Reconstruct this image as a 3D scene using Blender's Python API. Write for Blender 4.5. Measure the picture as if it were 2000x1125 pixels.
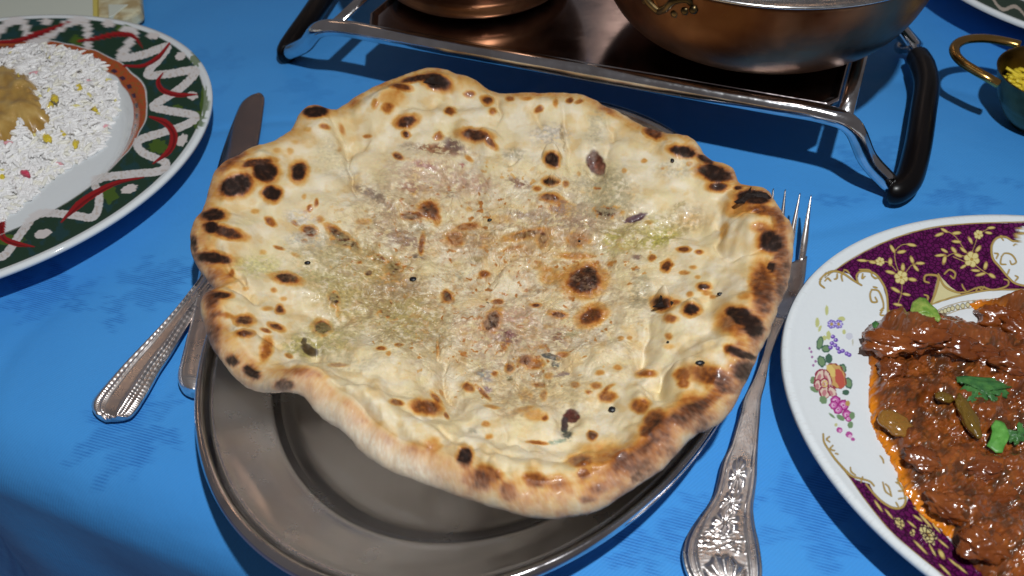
import bpy, math, random
import numpy as np
from mathutils import Matrix, Vector

random.seed(7); RS = np.random.RandomState(11)
scene = bpy.context.scene
for o in list(bpy.data.objects): bpy.data.objects.remove(o)
col = scene.collection

# ------------------------------------------------------------------ camera
PITCH, ROLL, CAM_H, FOV = math.radians(46), math.radians(-2), 0.262, math.radians(62)
FPX = 1000 / math.tan(FOV / 2)
_R = Vector((1, 0, 0)); _U = Vector((0, math.sin(PITCH), math.cos(PITCH))); _F = Vector((0, math.cos(PITCH), -math.sin(PITCH)))
CX = _R * math.cos(ROLL) + _U * math.sin(ROLL); CY = -_R * math.sin(ROLL) + _U * math.cos(ROLL)
cam = bpy.data.cameras.new("camera"); camo = bpy.data.objects.new("camera", cam); col.objects.link(camo)
m = Matrix.Identity(4)
for i in range(3): m[i][0] = CX[i]; m[i][1] = CY[i]; m[i][2] = -_F[i]
m[0][3], m[1][3], m[2][3] = 0, 0, CAM_H
camo.matrix_world = m
cam.sensor_width = 36; cam.lens = 18 / math.tan(FOV / 2); cam.clip_start = 0.01; cam.clip_end = 50
cam.dof.use_dof = True; cam.dof.focus_distance = 0.34; cam.dof.aperture_fstop = 14
scene.camera = camo

# ------------------------------------------------------------------ world, lamps, exposure
w = bpy.data.worlds.new("World"); scene.world = w; w.use_nodes = True
bgn = w.node_tree.nodes['Background']; bgn.inputs[0].default_value = (0.50, 0.46, 0.47, 1); bgn.inputs[1].default_value = 0.185
def lamp(name, kind, loc, energy, color, size=0.01, aim=None):
    L = bpy.data.lights.new(name, kind); L.energy = energy; L.color = color
    if kind == 'AREA': L.size = size
    else: L.shadow_soft_size = size
    o = bpy.data.objects.new(name, L); col.objects.link(o); o.location = loc
    if aim is not None: o.rotation_euler = (Vector(aim) - Vector(loc)).to_track_quat('-Z', 'Y').to_euler()
    return o
lamp("phone_lamp", 'POINT', (0.07, 0.03, 0.55), 11.8, (0.95, 0.98, 1.0), 0.009)
for q in ((-0.9, 1.3, 1.6), (-0.5, 1.9, 1.6), (0.1, 2.2, 1.6), (0.75, 1.6, 1.6), (0.5, 0.9, 1.7)):
    lamp("ceiling_lamp", 'POINT', q, 0.8, (1.0, 0.60, 0.36), 0.07)
lamp("tray_reflection_light", 'AREA', (0.36, 1.75, 0.86), 0.16, (1.0, 0.72, 0.58), 0.27, (0.06, .42, .04))  # added warm area light, placed so that the tray mirrors it
scene.view_settings.view_transform = 'Standard'; scene.view_settings.look = 'None'
scene.view_settings.exposure = 0; scene.view_settings.gamma = 1
scene.render.engine = 'CYCLES'

# ------------------------------------------------------------------ projection helpers (photo pixel <-> point on a real height)
X0, Y0, Z0 = np.array(CX), np.array(CY), np.array(_F)
def U(px, py, z=0.0):
    px = np.asarray(px, float); py = np.asarray(py, float); z = np.asarray(z, float)
    d = ((px - 1000) / FPX)[..., None] * X0 + (-(py - 562.5) / FPX)[..., None] * Y0 + Z0
    t = (z - CAM_H) / d[..., 2]
    P = d * t[..., None]; P[..., 2] += CAM_H
    return P
def PX(P):
    Q = np.asarray(P, float) - np.array([0, 0, CAM_H])
    k = Q @ Z0
    return 1000 + FPX * (Q @ X0) / k, 562.5 - FPX * (Q @ Y0) / k
def u1(px, py, z=0.0): return tuple(float(a) for a in U(px, py, z))

# ------------------------------------------------------------------ noise
def _hash(ix, iy, s):
    h = (ix.astype(np.int64) * 374761393 + iy.astype(np.int64) * 668265263 + s * 974634777) & 0xffffffff
    h = ((h ^ (h >> 13)) * 1274126177) & 0xffffffff
    return ((h ^ (h >> 16)) & 0xffff) / 65535.0
def perlin(x, y, s=0):
    ix = np.floor(x); iy = np.floor(y); fx = x - ix; fy = y - iy
    sx = fx * fx * fx * (fx * (fx * 6 - 15) + 10); sy = fy * fy * fy * (fy * (fy * 6 - 15) + 10)
    def g(a, b):
        t = _hash(ix + a, iy + b, s) * 2 * np.pi
        return np.cos(t) * (fx - a) + np.sin(t) * (fy - b)
    a = g(0, 0) + (g(1, 0) - g(0, 0)) * sx; b = g(0, 1) + (g(1, 1) - g(0, 1)) * sx
    return (a + (b - a) * sy) * 1.5
def fbm(x, y, s=0, o=4, rough=.5):
    r = 0; a = 1; f = 1
    for k in range(o): r = r + a * perlin(x * f, y * f, s + k * 17); a *= rough; f *= 2.03
    return r
def sstep(a, b, x):
    t = np.clip((x - a) / (b - a), 0, 1); return t * t * (3 - 2 * t)

def ell_d(u, v, x, y, rx, ry, a=0):
    c, s = math.cos(math.radians(a)), math.sin(math.radians(a)); dx = u - x; dy = v - y
    return np.sqrt(((dx * c + dy * s) / rx) ** 2 + ((-dx * s + dy * c) / ry) ** 2)
def smooth_line(pts, n=6):
    P = np.array(pts, float); out = []
    Q = np.vstack([2 * P[0] - P[1], P, 2 * P[-1] - P[-2]])
    for i in range(1, len(Q) - 2):
        p0, p1, p2, p3 = Q[i - 1], Q[i], Q[i + 1], Q[i + 2]
        for k in range(n):
            t = k / n
            out.append(.5 * ((2 * p1) + (p2 - p0) * t + (2 * p0 - 5 * p1 + 4 * p2 - p3) * t * t + (3 * p1 - p0 - 3 * p2 + p3) * t ** 3))
    out.append(P[-1]); return np.array(out)
def line_d(u, v, pts):
    """distance to a polyline and parameter 0..1 along it"""
    P = np.array(pts, float); D = np.full(u.shape, 1e9); T = np.zeros(u.shape)
    L = np.concatenate([[0], np.cumsum(np.hypot(*np.diff(P[:, :2], axis=0).T))]); L /= L[-1]
    for i in range(len(P) - 1):
        a, b = P[i, :2], P[i + 1, :2]; ab = b - a; n = ab @ ab + 1e-12
        t = np.clip(((u - a[0]) * ab[0] + (v - a[1]) * ab[1]) / n, 0, 1)
        d = np.hypot(u - a[0] - t * ab[0], v - a[1] - t * ab[1]); k = d < D
        D = np.where(k, d, D); T = np.where(k, L[i] + t * (L[i + 1] - L[i]), T)
    return D, T
def in_poly(u, v, pts):
    P = np.array(pts, float); r = np.zeros(u.shape, bool); j = len(P) - 1
    for i in range(len(P)):
        xi, yi = P[i]; xj, yj = P[j]
        k = ((yi > v) != (yj > v)) & (u < (xj - xi) * (v - yi) / (yj - yi + 1e-12) + xi); r ^= k; j = i
    return r
def poly_sd(u, v, pts):
    """signed distance, positive inside"""
    P = list(map(tuple, pts)); d, _ = line_d(u, v, P + [P[0]]); return np.where(in_poly(u, v, P), d, -d)
class Paint:
    """flat print and mottling evaluated on the vertices of a surface"""
    def __init__(s, u, v, base, aa=1.0):
        s.u, s.v, s.aa = u, v, aa; s.c = np.empty(u.shape + (4,)); s.c[:] = (*base, 0.0)
    def _box(s, x0, y0, x1, y1): return np.nonzero((s.u > x0) & (s.u < x1) & (s.v > y0) & (s.v < y1))
    def _mix(s, k, a, color, alpha=None):
        a = a[..., None]; s.c[k][..., :3]
        c = s.c[k]; c[:, :3] = c[:, :3] * (1 - a) + np.array(color) * a
        if alpha is not None: c[:, 3:] = c[:, 3:] * (1 - a) + alpha * a
        s.c[k] = c
    def ell(s, x, y, rx, ry, ang, color, wob=0, op=1, alpha=None):
        r = max(rx, ry) * 1.4 + 3; k = s._box(x - r, y - r, x + r, y + r)
        if not len(k[0]): return
        u, v = s.u[k], s.v[k]
        d = ell_d(u, v, x, y, rx, ry, ang)
        if wob: d = d + wob * perlin(u / (rx * .5) + x, v / (ry * .5), 5)
        s._mix(k, op * np.clip((1 - d) * min(rx, ry) / s.aa + .5, 0, 1), color, alpha)
    def stroke(s, pts, width, color, sm=5, op=1, wob=0, alpha=None):
        P = smooth_line(pts, sm) if sm else np.array(pts, float)
        W = np.array(width if hasattr(width, '__len__') else [width, width], float); r = W.max() + 4
        k = s._box(P[:, 0].min() - r, P[:, 1].min() - r, P[:, 0].max() + r, P[:, 1].max() + r)
        if not len(k[0]): return
        u, v = s.u[k], s.v[k]; d, t = line_d(u, v, P)
        h = np.interp(t, np.linspace(0, 1, len(W)), W) / 2
        if wob: h = h * (1 + wob * perlin(u / 5, v / 5, 3))
        s._mix(k, op * np.clip((h - d) / s.aa + .5, 0, 1), color, alpha)
    def poly(s, pts, color, op=1, alpha=None):
        P = np.array(pts, float); k = s._box(P[:, 0].min() - 3, P[:, 1].min() - 3, P[:, 0].max() + 3, P[:, 1].max() + 3)
        if not len(k[0]): return
        s._mix(k, op * np.clip(poly_sd(s.u[k], s.v[k], pts) / s.aa + .5, 0, 1), color, alpha)
    def mask(s, a, color, alpha=None):
        k = np.nonzero(a > 0); s._mix(k, a[k], color, alpha)

# ------------------------------------------------------------------ object helpers
def tag(o, label=None, cat=None, group=None, kind=None):
    if label: o['label'] = label
    if cat: o['category'] = cat
    if group: o['group'] = group
    if kind: o['kind'] = kind
    return o
def empty(name, loc, label, cat, group=None):
    o = bpy.data.objects.new(name, None); col.objects.link(o); o.location = loc; o.empty_display_size = .01
    return tag(o, label, cat, group)
def mesh_obj(name, V, F, mat, parent=None, smooth=True, attrs=None):
    me = bpy.data.meshes.new(name); V = np.asarray(V, np.float32).reshape(-1, 3)
    if isinstance(F, np.ndarray):
        n = F.shape[1]; me.vertices.add(len(V)); me.vertices.foreach_set('co', V.ravel())
        me.loops.add(F.size); me.loops.foreach_set('vertex_index', F.ravel().astype(np.int32))
        me.polygons.add(len(F)); me.polygons.foreach_set('loop_start', np.arange(0, F.size, n, dtype=np.int32))
        me.polygons.foreach_set('loop_total', np.full(len(F), n, np.int32)); me.update(calc_edges=True)
    else:
        me.from_pydata([tuple(map(float, v)) for v in V], [], F); me.update()
    if attrs:
        for k, a in attrs.items():
            a = np.asarray(a, np.float32)
            if a.ndim == 2:
                at = me.attributes.new(k, 'FLOAT_COLOR', 'POINT'); at.data.foreach_set('color', a.ravel())
            else:
                at = me.attributes.new(k, 'FLOAT', 'POINT'); at.data.foreach_set('value', a.ravel())
    if smooth: me.polygons.foreach_set('use_smooth', np.ones(len(me.polygons), bool))
    me.validate()
    if mat: me.materials.append(mat)
    o = bpy.data.objects.new(name, me); col.objects.link(o)
    if parent is not None:
        o.parent = parent; o.matrix_parent_inverse = Matrix.Translation(-Vector(parent.location))
    return o
def grid_faces(n, m_, wrap=False):
    i = np.arange(n - 1)[:, None]; j = np.arange(m_ if wrap else m_ - 1)[None]
    j2 = (j + 1) % m_
    return np.stack([i * m_ + j, i * m_ + j2, (i + 1) * m_ + j2, (i + 1) * m_ + j], -1).reshape(-1, 4)
def tube(path, rad, n=14, closed=False):
    P = [Vector(p) for p in path]; N = len(P)
    R = list(rad) if hasattr(rad, '__len__') else [rad] * N
    V = []; F = []; up = None
    for i, p in enumerate(P):
        if closed: t = (P[(i + 1) % N] - P[i - 1]).normalized()
        else: t = (P[min(i + 1, N - 1)] - P[max(i - 1, 0)]).normalized()
        if up is None:
            up = Vector((0, 0, 1)) if abs(t.z) < .9 else Vector((0, 1, 0))
        a = t.cross(up).normalized(); up = a.cross(t).normalized()
        rr = R[i] if hasattr(R[i], '__len__') else (R[i], R[i])
        for k in range(n):
            an = 2 * math.pi * k / n; V.append(p + a * math.cos(an) * rr[0] + up * math.sin(an) * rr[1])
    for i in range(N if closed else N - 1):
        for k in range(n):
            a0 = i * n + k; a1 = i * n + (k + 1) % n; b = ((i + 1) % N) * n
            F.append((a0, a1, b + (k + 1) % n, b + k))
    if not closed: F.append(tuple(range(n))[::-1]); F.append(tuple((N - 1) * n + k for k in range(n)))
    return [tuple(v) for v in V], F
def smooth3(pts, n=8): return [tuple(p) for p in smooth_line(pts, n)]
def lathe(prof, c, n=96, ax=(1, 1), rot=0):
    """prof: list of (r, z) ; closed surface of revolution, optionally oval"""
    V = []; F = []; cr, sr = math.cos(rot), math.sin(rot)
    for r, z in prof:
        for k in range(n):
            a = 2 * math.pi * k / n; x, y = r * ax[0] * math.cos(a), r * ax[1] * math.sin(a)
            V.append((c[0] + x * cr - y * sr, c[1] + x * sr + y * cr, c[2] + z))
    m_ = len(prof)
    return np.array(V), grid_faces(m_, n, True)
def join(*parts):
    V = []; F = []
    for v, f in parts:
        o = len(V); V += [tuple(a) for a in v]; F += [tuple(int(i) + o for i in q) for q in f]
    return V, F

# ------------------------------------------------------------------ materials
def mat(name, base=(.8, .8, .8), rough=.5, metal=0, **kw):
    mm = bpy.data.materials.new(name); mm.use_nodes = True
    b = mm.node_tree.nodes['Principled BSDF']
    b.inputs['Base Color'].default_value = (*base, 1); b.inputs['Roughness'].default_value = rough; b.inputs['Metallic'].default_value = metal
    for k, v in kw.items(): b.inputs[k.replace('_', ' ')].default_value = v
    return mm
class NT:
    def __init__(s, m): s.t = m.node_tree; s.b = s.t.nodes['Principled BSDF']
    def n(s, ty, **kw):
        x = s.t.nodes.new(ty)
        for k, v in kw.items():
            if k.startswith('i_'):
                x.inputs[k[2:].replace('_', ' ')].default_value = v
            else: setattr(x, k, v)
        return x
    def l(s, a, b): s.t.links.new(a, b)
    def math(s, op, a, b=None, clamp=False):
        x = s.n('ShaderNodeMath', operation=op); x.use_clamp = clamp
        for i, q in enumerate((a, b)):
            if q is None: continue
            if isinstance(q, (int, float)): x.inputs[i].default_value = q
            else: s.l(q, x.inputs[i])
        return x.outputs[0]
    def mix(s, f, a, b, blend='MIX'):
        x = s.n('ShaderNodeMix', data_type='RGBA', blend_type=blend)
        for i, q in ((0, f), (6, a), (7, b)):
            if isinstance(q, (int, float)): x.inputs[i].default_value = q
            elif isinstance(q, tuple): x.inputs[i].default_value = (*q, 1)[:4]
            else: s.l(q, x.inputs[i])
        return x.outputs[2]
    def coord(s): return s.n('ShaderNodeNewGeometry').outputs['Position']
    def noise(s, scale, det=3, rough=.5, vec=None, dist=0):
        x = s.n('ShaderNodeTexNoise', i_Scale=scale, i_Detail=det, i_Roughness=rough, i_Distortion=dist)
        s.l(vec if vec is not None else s.coord(), x.inputs['Vector']); return x.outputs[0]
    def ramp(s, f, *st):
        x = s.n('ShaderNodeValToRGB'); e = x.color_ramp.elements
        while len(e) < len(st): e.new(.5)
        for q, (p, c) in zip(e, st): q.position = p; q.color = (*c, 1) if len(c) == 3 else c
        s.l(f, x.inputs[0]); return x.outputs[0]
    def bump(s, h, strength=.5, dist=.001, prev=None):
        x = s.n('ShaderNodeBump', i_Strength=strength, i_Distance=dist); s.l(h, x.inputs['Height'])
        if prev is not None: s.l(prev, x.inputs['Normal'])
        return x.outputs[0]
    def attr(s, name): return s.n('ShaderNodeAttribute', attribute_name=name)

def metal_mat(name, base, rough, tarn=(.3, .25, .2), tamt=.3, sc=120, scratch=.25, bumpd=.0002):
    mm = mat(name, base, rough, 1.0); t = NT(mm)
    n1 = t.noise(sc, 4, .6); n2 = t.noise(sc * .22, 3)
    f = t.math('MULTIPLY', t.ramp(n2, (.42, (0, 0, 0)), (.65, (1, 1, 1))), tamt)
    t.l(t.mix(f, base, tuple(a * b for a, b in zip(base, tarn))), t.b.inputs['Base Color'])
    mp = t.n('ShaderNodeMapping'); t.l(t.coord(), mp.inputs[0]); mp.inputs['Scale'].default_value = (sc * 1.2, sc * 16, sc * 4); mp.inputs['Rotation'].default_value = (0, 0, .25)
    sn = t.n('ShaderNodeTexNoise', i_Scale=1.0, i_Detail=2); t.l(mp.outputs[0], sn.inputs['Vector'])
    r = t.math('ADD', t.math('MULTIPLY', t.math('SUBTRACT', n1, .5), .25), t.math('MULTIPLY', t.math('SUBTRACT', sn.outputs[0], .5), scratch))
    t.l(t.math('MAXIMUM', t.math('ADD', r, rough, True), rough * .6), t.b.inputs['Roughness'])
    t.l(t.bump(t.noise(sc * .5, 2), .25, bumpd * 1.5), t.b.inputs['Normal'])
    return mm
M = {}
M['platter'] = metal_mat('brushed_steel', (.80, .80, .84), .25, (.76, .75, .76), .35, 60, .03, .00005)
M['rimsteel'] = metal_mat('rim_steel', (.76, .74, .75), .13, (.5, .45, .45), .5, 200, .12, .0001)
M['blade'] = metal_mat('knife_steel', (.50, .42, .41), .17, (.8, .75, .75), .3, 60, .05, .00003)
M['chrome'] = metal_mat('worn_chrome', (.74, .74, .76), .13, (.5, .45, .4), .5, 300, .1, .0002)
M['silver'] = metal_mat('silver_plate', (.90, .85, .82), .30, (.66, .56, .52), .4, 160, .0, .00004)
M['tray'] = metal_mat('tray_steel', (.56, .50, .50), .15, (.6, .5, .5), .5, 90, .12, .0001)
M['copper'] = metal_mat('aged_copper', (.27, .135, .072), .36, (.42, .34, .26), .9, 130, .25, .0004)
M['bowlrim'] = metal_mat('steel_bowl_lining', (.62, .62, .62), .25, (.7, .7, .7), .4, 200, .2, .0002)
M['brass'] = metal_mat('polished_brass', (.62, .38, .12), .2, (.6, .5, .4), .5, 160, .1, .0002)
M['plastic'] = mat('black_plastic', (.004, .0032, .0035), .3, 0, Specular_IOR_Level=.25)
M['floor'] = mat('floor', (.5, .5, .6), .7)
t = NT(M['floor']); t.l(t.ramp(t.noise(9, 4), (.35, (.36, .44, .80)), (.7, (.50, .58, .88))), t.b.inputs['Base Color'])

# tablecloth: blue damask satin
mc = mat('blue_damask', (.05, .2, .6), .42); M['cloth'] = mc; t = NT(mc)
pos = t.coord(); dm = t.attr('damask').outputs['Fac']
def stripes(rot, per):
    mp = t.n('ShaderNodeMapping'); t.l(pos, mp.inputs[0]); mp.inputs['Rotation'].default_value = (0, 0, rot)
    wv = t.n('ShaderNodeTexWave', wave_type='BANDS', bands_direction='X', i_Scale=1 / per * .314 , i_Distortion=.6, i_Detail=1)
    t.l(mp.outputs[0], wv.inputs['Vector']); return wv.outputs['Fac']
s1 = stripes(-1.25, .0011); s2 = stripes(.9, .0011)
fine = t.noise(900, 2); big = t.noise(9, 3, .55)
base = t.mix(t.ramp(big, (.35, (0, 0, 0)), (.65, (1, 1, 1))), (.056, .292, .70), (.068, .330, .745))
dk = t.math('MULTIPLY', dm, t.math('ADD', t.math('MULTIPLY', s1, .66), .10))
base = t.mix(dk, base, (.008, .075, .36))
base = t.mix(t.math('MULTIPLY', t.math('SUBTRACT', 1.0, dm), t.math('MULTIPLY', s2, .34)), base, (.06, .26, .66))
base = t.mix(t.math('MULTIPLY', t.ramp(fine, (.45, (0, 0, 0)), (.75, (1, 1, 1))), .25), base, (.07, .28, .66))
t.l(base, t.b.inputs['Base Color'])
t.l(t.math('ADD', t.math('MULTIPLY', dm, .14), .40), t.b.inputs['Roughness'])
t.b.inputs['Sheen Weight'].default_value = .03; t.b.inputs['Sheen Roughness'].default_value = .35; t.b.inputs['Sheen Tint'].default_value = (.75, .85, 1, 1)
t.b.inputs['Specular IOR Level'].default_value = .14
nb = t.bump(t.math('ADD', t.math('MULTIPLY', s1, t.math('MULTIPLY', dm, 1.0)), t.math('MULTIPLY', s2, .6)), .5, .00014)
nb = t.bump(t.noise(60, 4, .6), .35, .0012, nb)
t.l(nb, t.b.inputs['Normal'])

# naan
mn = mat('baked_bread', (.7, .6, .4), .55); M['naan'] = mn; t = NT(mn)
ac = t.attr('tint'); oil = t.attr('oil').outputs['Fac']; tst = t.attr('toast').outputs['Fac']; ctr = t.attr('crumb').outputs['Fac']
n1 = t.noise(420, 4, .65); n2 = t.noise(1400, 3, .6); n3 = t.noise(150, 4, .6)
c = t.mix(t.math('MULTIPLY', t.ramp(n1, (.40, (0, 0, 0)), (.62, (1, 1, 1))), t.math('ADD', .03, t.math('MULTIPLY', ctr, .14))), ac.outputs['Color'], (.56, .40, .22), 'MULTIPLY')
c = t.mix(t.math('MULTIPLY', t.ramp(n3, (.5, (0, 0, 0)), (.72, (1, 1, 1))), t.math('MULTIPLY', t.math('SUBTRACT', 1.0, tst, True), .15)), c, (.80, .72, .58))
c = t.mix(t.math('MULTIPLY', t.ramp(n2, (.3, (1, 1, 1)), (.48, (0, 0, 0))), t.math('ADD', .03, t.math('MULTIPLY', ctr, .10))), c, (.45, .32, .20), 'MULTIPLY')
t.l(c, t.b.inputs['Base Color'])
t.l(t.math('SUBTRACT', t.math('ADD', .62, t.math('MULTIPLY', t.math('SUBTRACT', n1, .5), .5)), t.math('MULTIPLY', oil, .42), True), t.b.inputs['Roughness'])
t.l(t.math('MULTIPLY', oil, .3), t.b.inputs['Coat Weight']); t.l(t.math('SUBTRACT', .5, t.math('MULTIPLY', t.math('POWER', tst, 3.0), .42)), t.b.inputs['Specular IOR Level']); t.b.inputs['Coat Roughness'].default_value = .12
t.b.inputs['Subsurface Weight'].default_value = .12; t.b.inputs['Subsurface Radius'].default_value = (1, .5, .25); t.b.inputs['Subsurface Scale'].default_value = .003
bp = t.bump(n3, .25, .0008); bp2 = t.n('ShaderNodeBump', i_Distance=.0005); t.l(n1, bp2.inputs['Height']); t.l(bp, bp2.inputs['Normal'])
t.l(t.math('ADD', .12, t.math('MULTIPLY', ctr, .38)), bp2.inputs['Strength'])
bp3 = t.bump(n2, .35, .0003, bp2.outputs[0]); t.l(bp3, t.b.inputs['Normal'])
M['char'] = mat('charred_crust', (.016, .009, .007), .6, 0, Specular_IOR_Level=.2); t = NT(M['char']); t.l(t.bump(t.noise(600, 4), .8, .0008), t.b.inputs['Normal'])
M['seed'] = mat('nigella', (.006, .007, .010), .4)

# glazed china
def china(name, purple=False):
    mm = mat(name, (.8, .82, .84), .07); t = NT(mm); a = t.attr('tint'); c = a.outputs['Color']
    if purple:
        v = t.n('ShaderNodeTexVoronoi', feature='DISTANCE_TO_EDGE', i_Scale=560.0); t.l(t.coord(), v.inputs['Vector'])
        e = t.ramp(v.outputs['Distance'], (.03, (1, 1, 1)), (.16, (0, 0, 0)))
        c = t.mix(t.math('MULTIPLY', e, a.outputs['Alpha']), c, (.030, .003, .022))
    c = t.mix(t.math('MULTIPLY', t.noise(700, 3), .10), c, (.5, .45, .4), 'MULTIPLY')
    t.l(c, t.b.inputs['Base Color']); t.b.inputs['Specular IOR Level'].default_value = .24
    t.l(t.bump(t.noise(40, 2), .12, .0006), t.b.inputs['Normal'])
    return mm
M['china_green'] = china('painted_glaze'); M['china_rose'] = china('printed_glaze', True)
M['rice'] = mat('boiled_rice', (.74, .74, .70), .5, 0, Subsurface_Weight=.12, Subsurface_Scale=.0015, Subsurface_Radius=(1, .95, .9))
t = NT(M['rice']); a = t.attr('tint'); t.l(a.outputs['Color'], t.b.inputs['Base Color'])
def sauce(name, r1, r2, rough, bs, bd):
    mm = mat(name, r1, rough); t = NT(mm); a = t.attr('tint')
    n = t.noise(bs, 4, .6); n5 = t.noise(bs * 3.3, 3, .6)
    c = t.mix(t.ramp(n, (.38, (0, 0, 0)), (.66, (1, 1, 1))), a.outputs['Color'], r2, 'MULTIPLY')
    t.l(c, t.b.inputs['Base Color']); t.b.inputs['Coat Weight'].default_value = 1.0; t.b.inputs['Coat Roughness'].default_value = .09
    b1 = t.bump(n, .6, bd); t.l(t.bump(n5, .45, bd * .35, b1), t.b.inputs['Normal'])
    t.l(t.bump(n5, .45, bd * .35, b1), t.b.inputs['Coat Normal'])
    return mm
M['curry'] = sauce('curry_sauce', (.13, .035, .01), (.74, .64, .56), .28, 75, .0016)
M['korma'] = sauce('korma_sauce', (.5, .3, .08), (.8, .72, .6), .35, 120, .0004)
M['leaf'] = mat('coriander_leaf', (.05, .16, .035), .38); t = NT(M['leaf'])
t.l(t.ramp(t.noise(300, 3), (.35, (.030, .115, .035)), (.7, (.075, .22, .05))), t.b.inputs['Base Color']); t.l(t.bump(t.noise(700, 2), .6, .0004), t.b.inputs['Normal'])
M['leaf_pale'] = mat('pale_leaf', (.2, .32, .05), .4); t = NT(M['leaf_pale'])
t.l(t.ramp(t.noise(250, 3), (.35, (.12, .26, .03)), (.7, (.36, .46, .10))), t.b.inputs['Base Color']); t.l(t.bump(t.noise(500, 2), .6, .0006), t.b.inputs['Normal'])
M['leaf_bright'] = mat('bright_leaf', (.1, .3, .05), .4); t = NT(M['leaf_bright'])
t.l(t.ramp(t.noise(300, 3), (.35, (.07, .25, .035)), (.7, (.15, .40, .08))), t.b.inputs['Base Color'])
M['pepper'] = mat('cooked_pepper', (.15, .085, .010), .2, 0, Coat_Weight=.7, Coat_Roughness=.08)
M['onion'] = mat('cooked_onion', (.26, .12, .018), .2, 0, Coat_Weight=.7, Coat_Roughness=.08, Subsurface_Weight=.2, Subsurface_Scale=.003)
M['yellow_rice'] = mat('yellow_filling', (.72, .55, .035), .4, 0, Coat_Weight=.3)
M['paper'] = mat('cream_paper', (.60, .64, .56), .65); t = NT(M['paper']); t.l(t.bump(t.noise(60, 3), .2, .001), t.b.inputs['Normal'])
M['paper_cream'] = mat('folded_cream_paper', (.66, .62, .42), .6); t = NT(M['paper_cream']); t.l(t.ramp(t.noise(70, 3), (.4, (.42, .32, .16)), (.6, (.68, .66, .46))), t.b.inputs['Base Color'])
M['paper_yellow'] = mat('yellow_stripe', (.62, .52, .12), .6)

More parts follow.
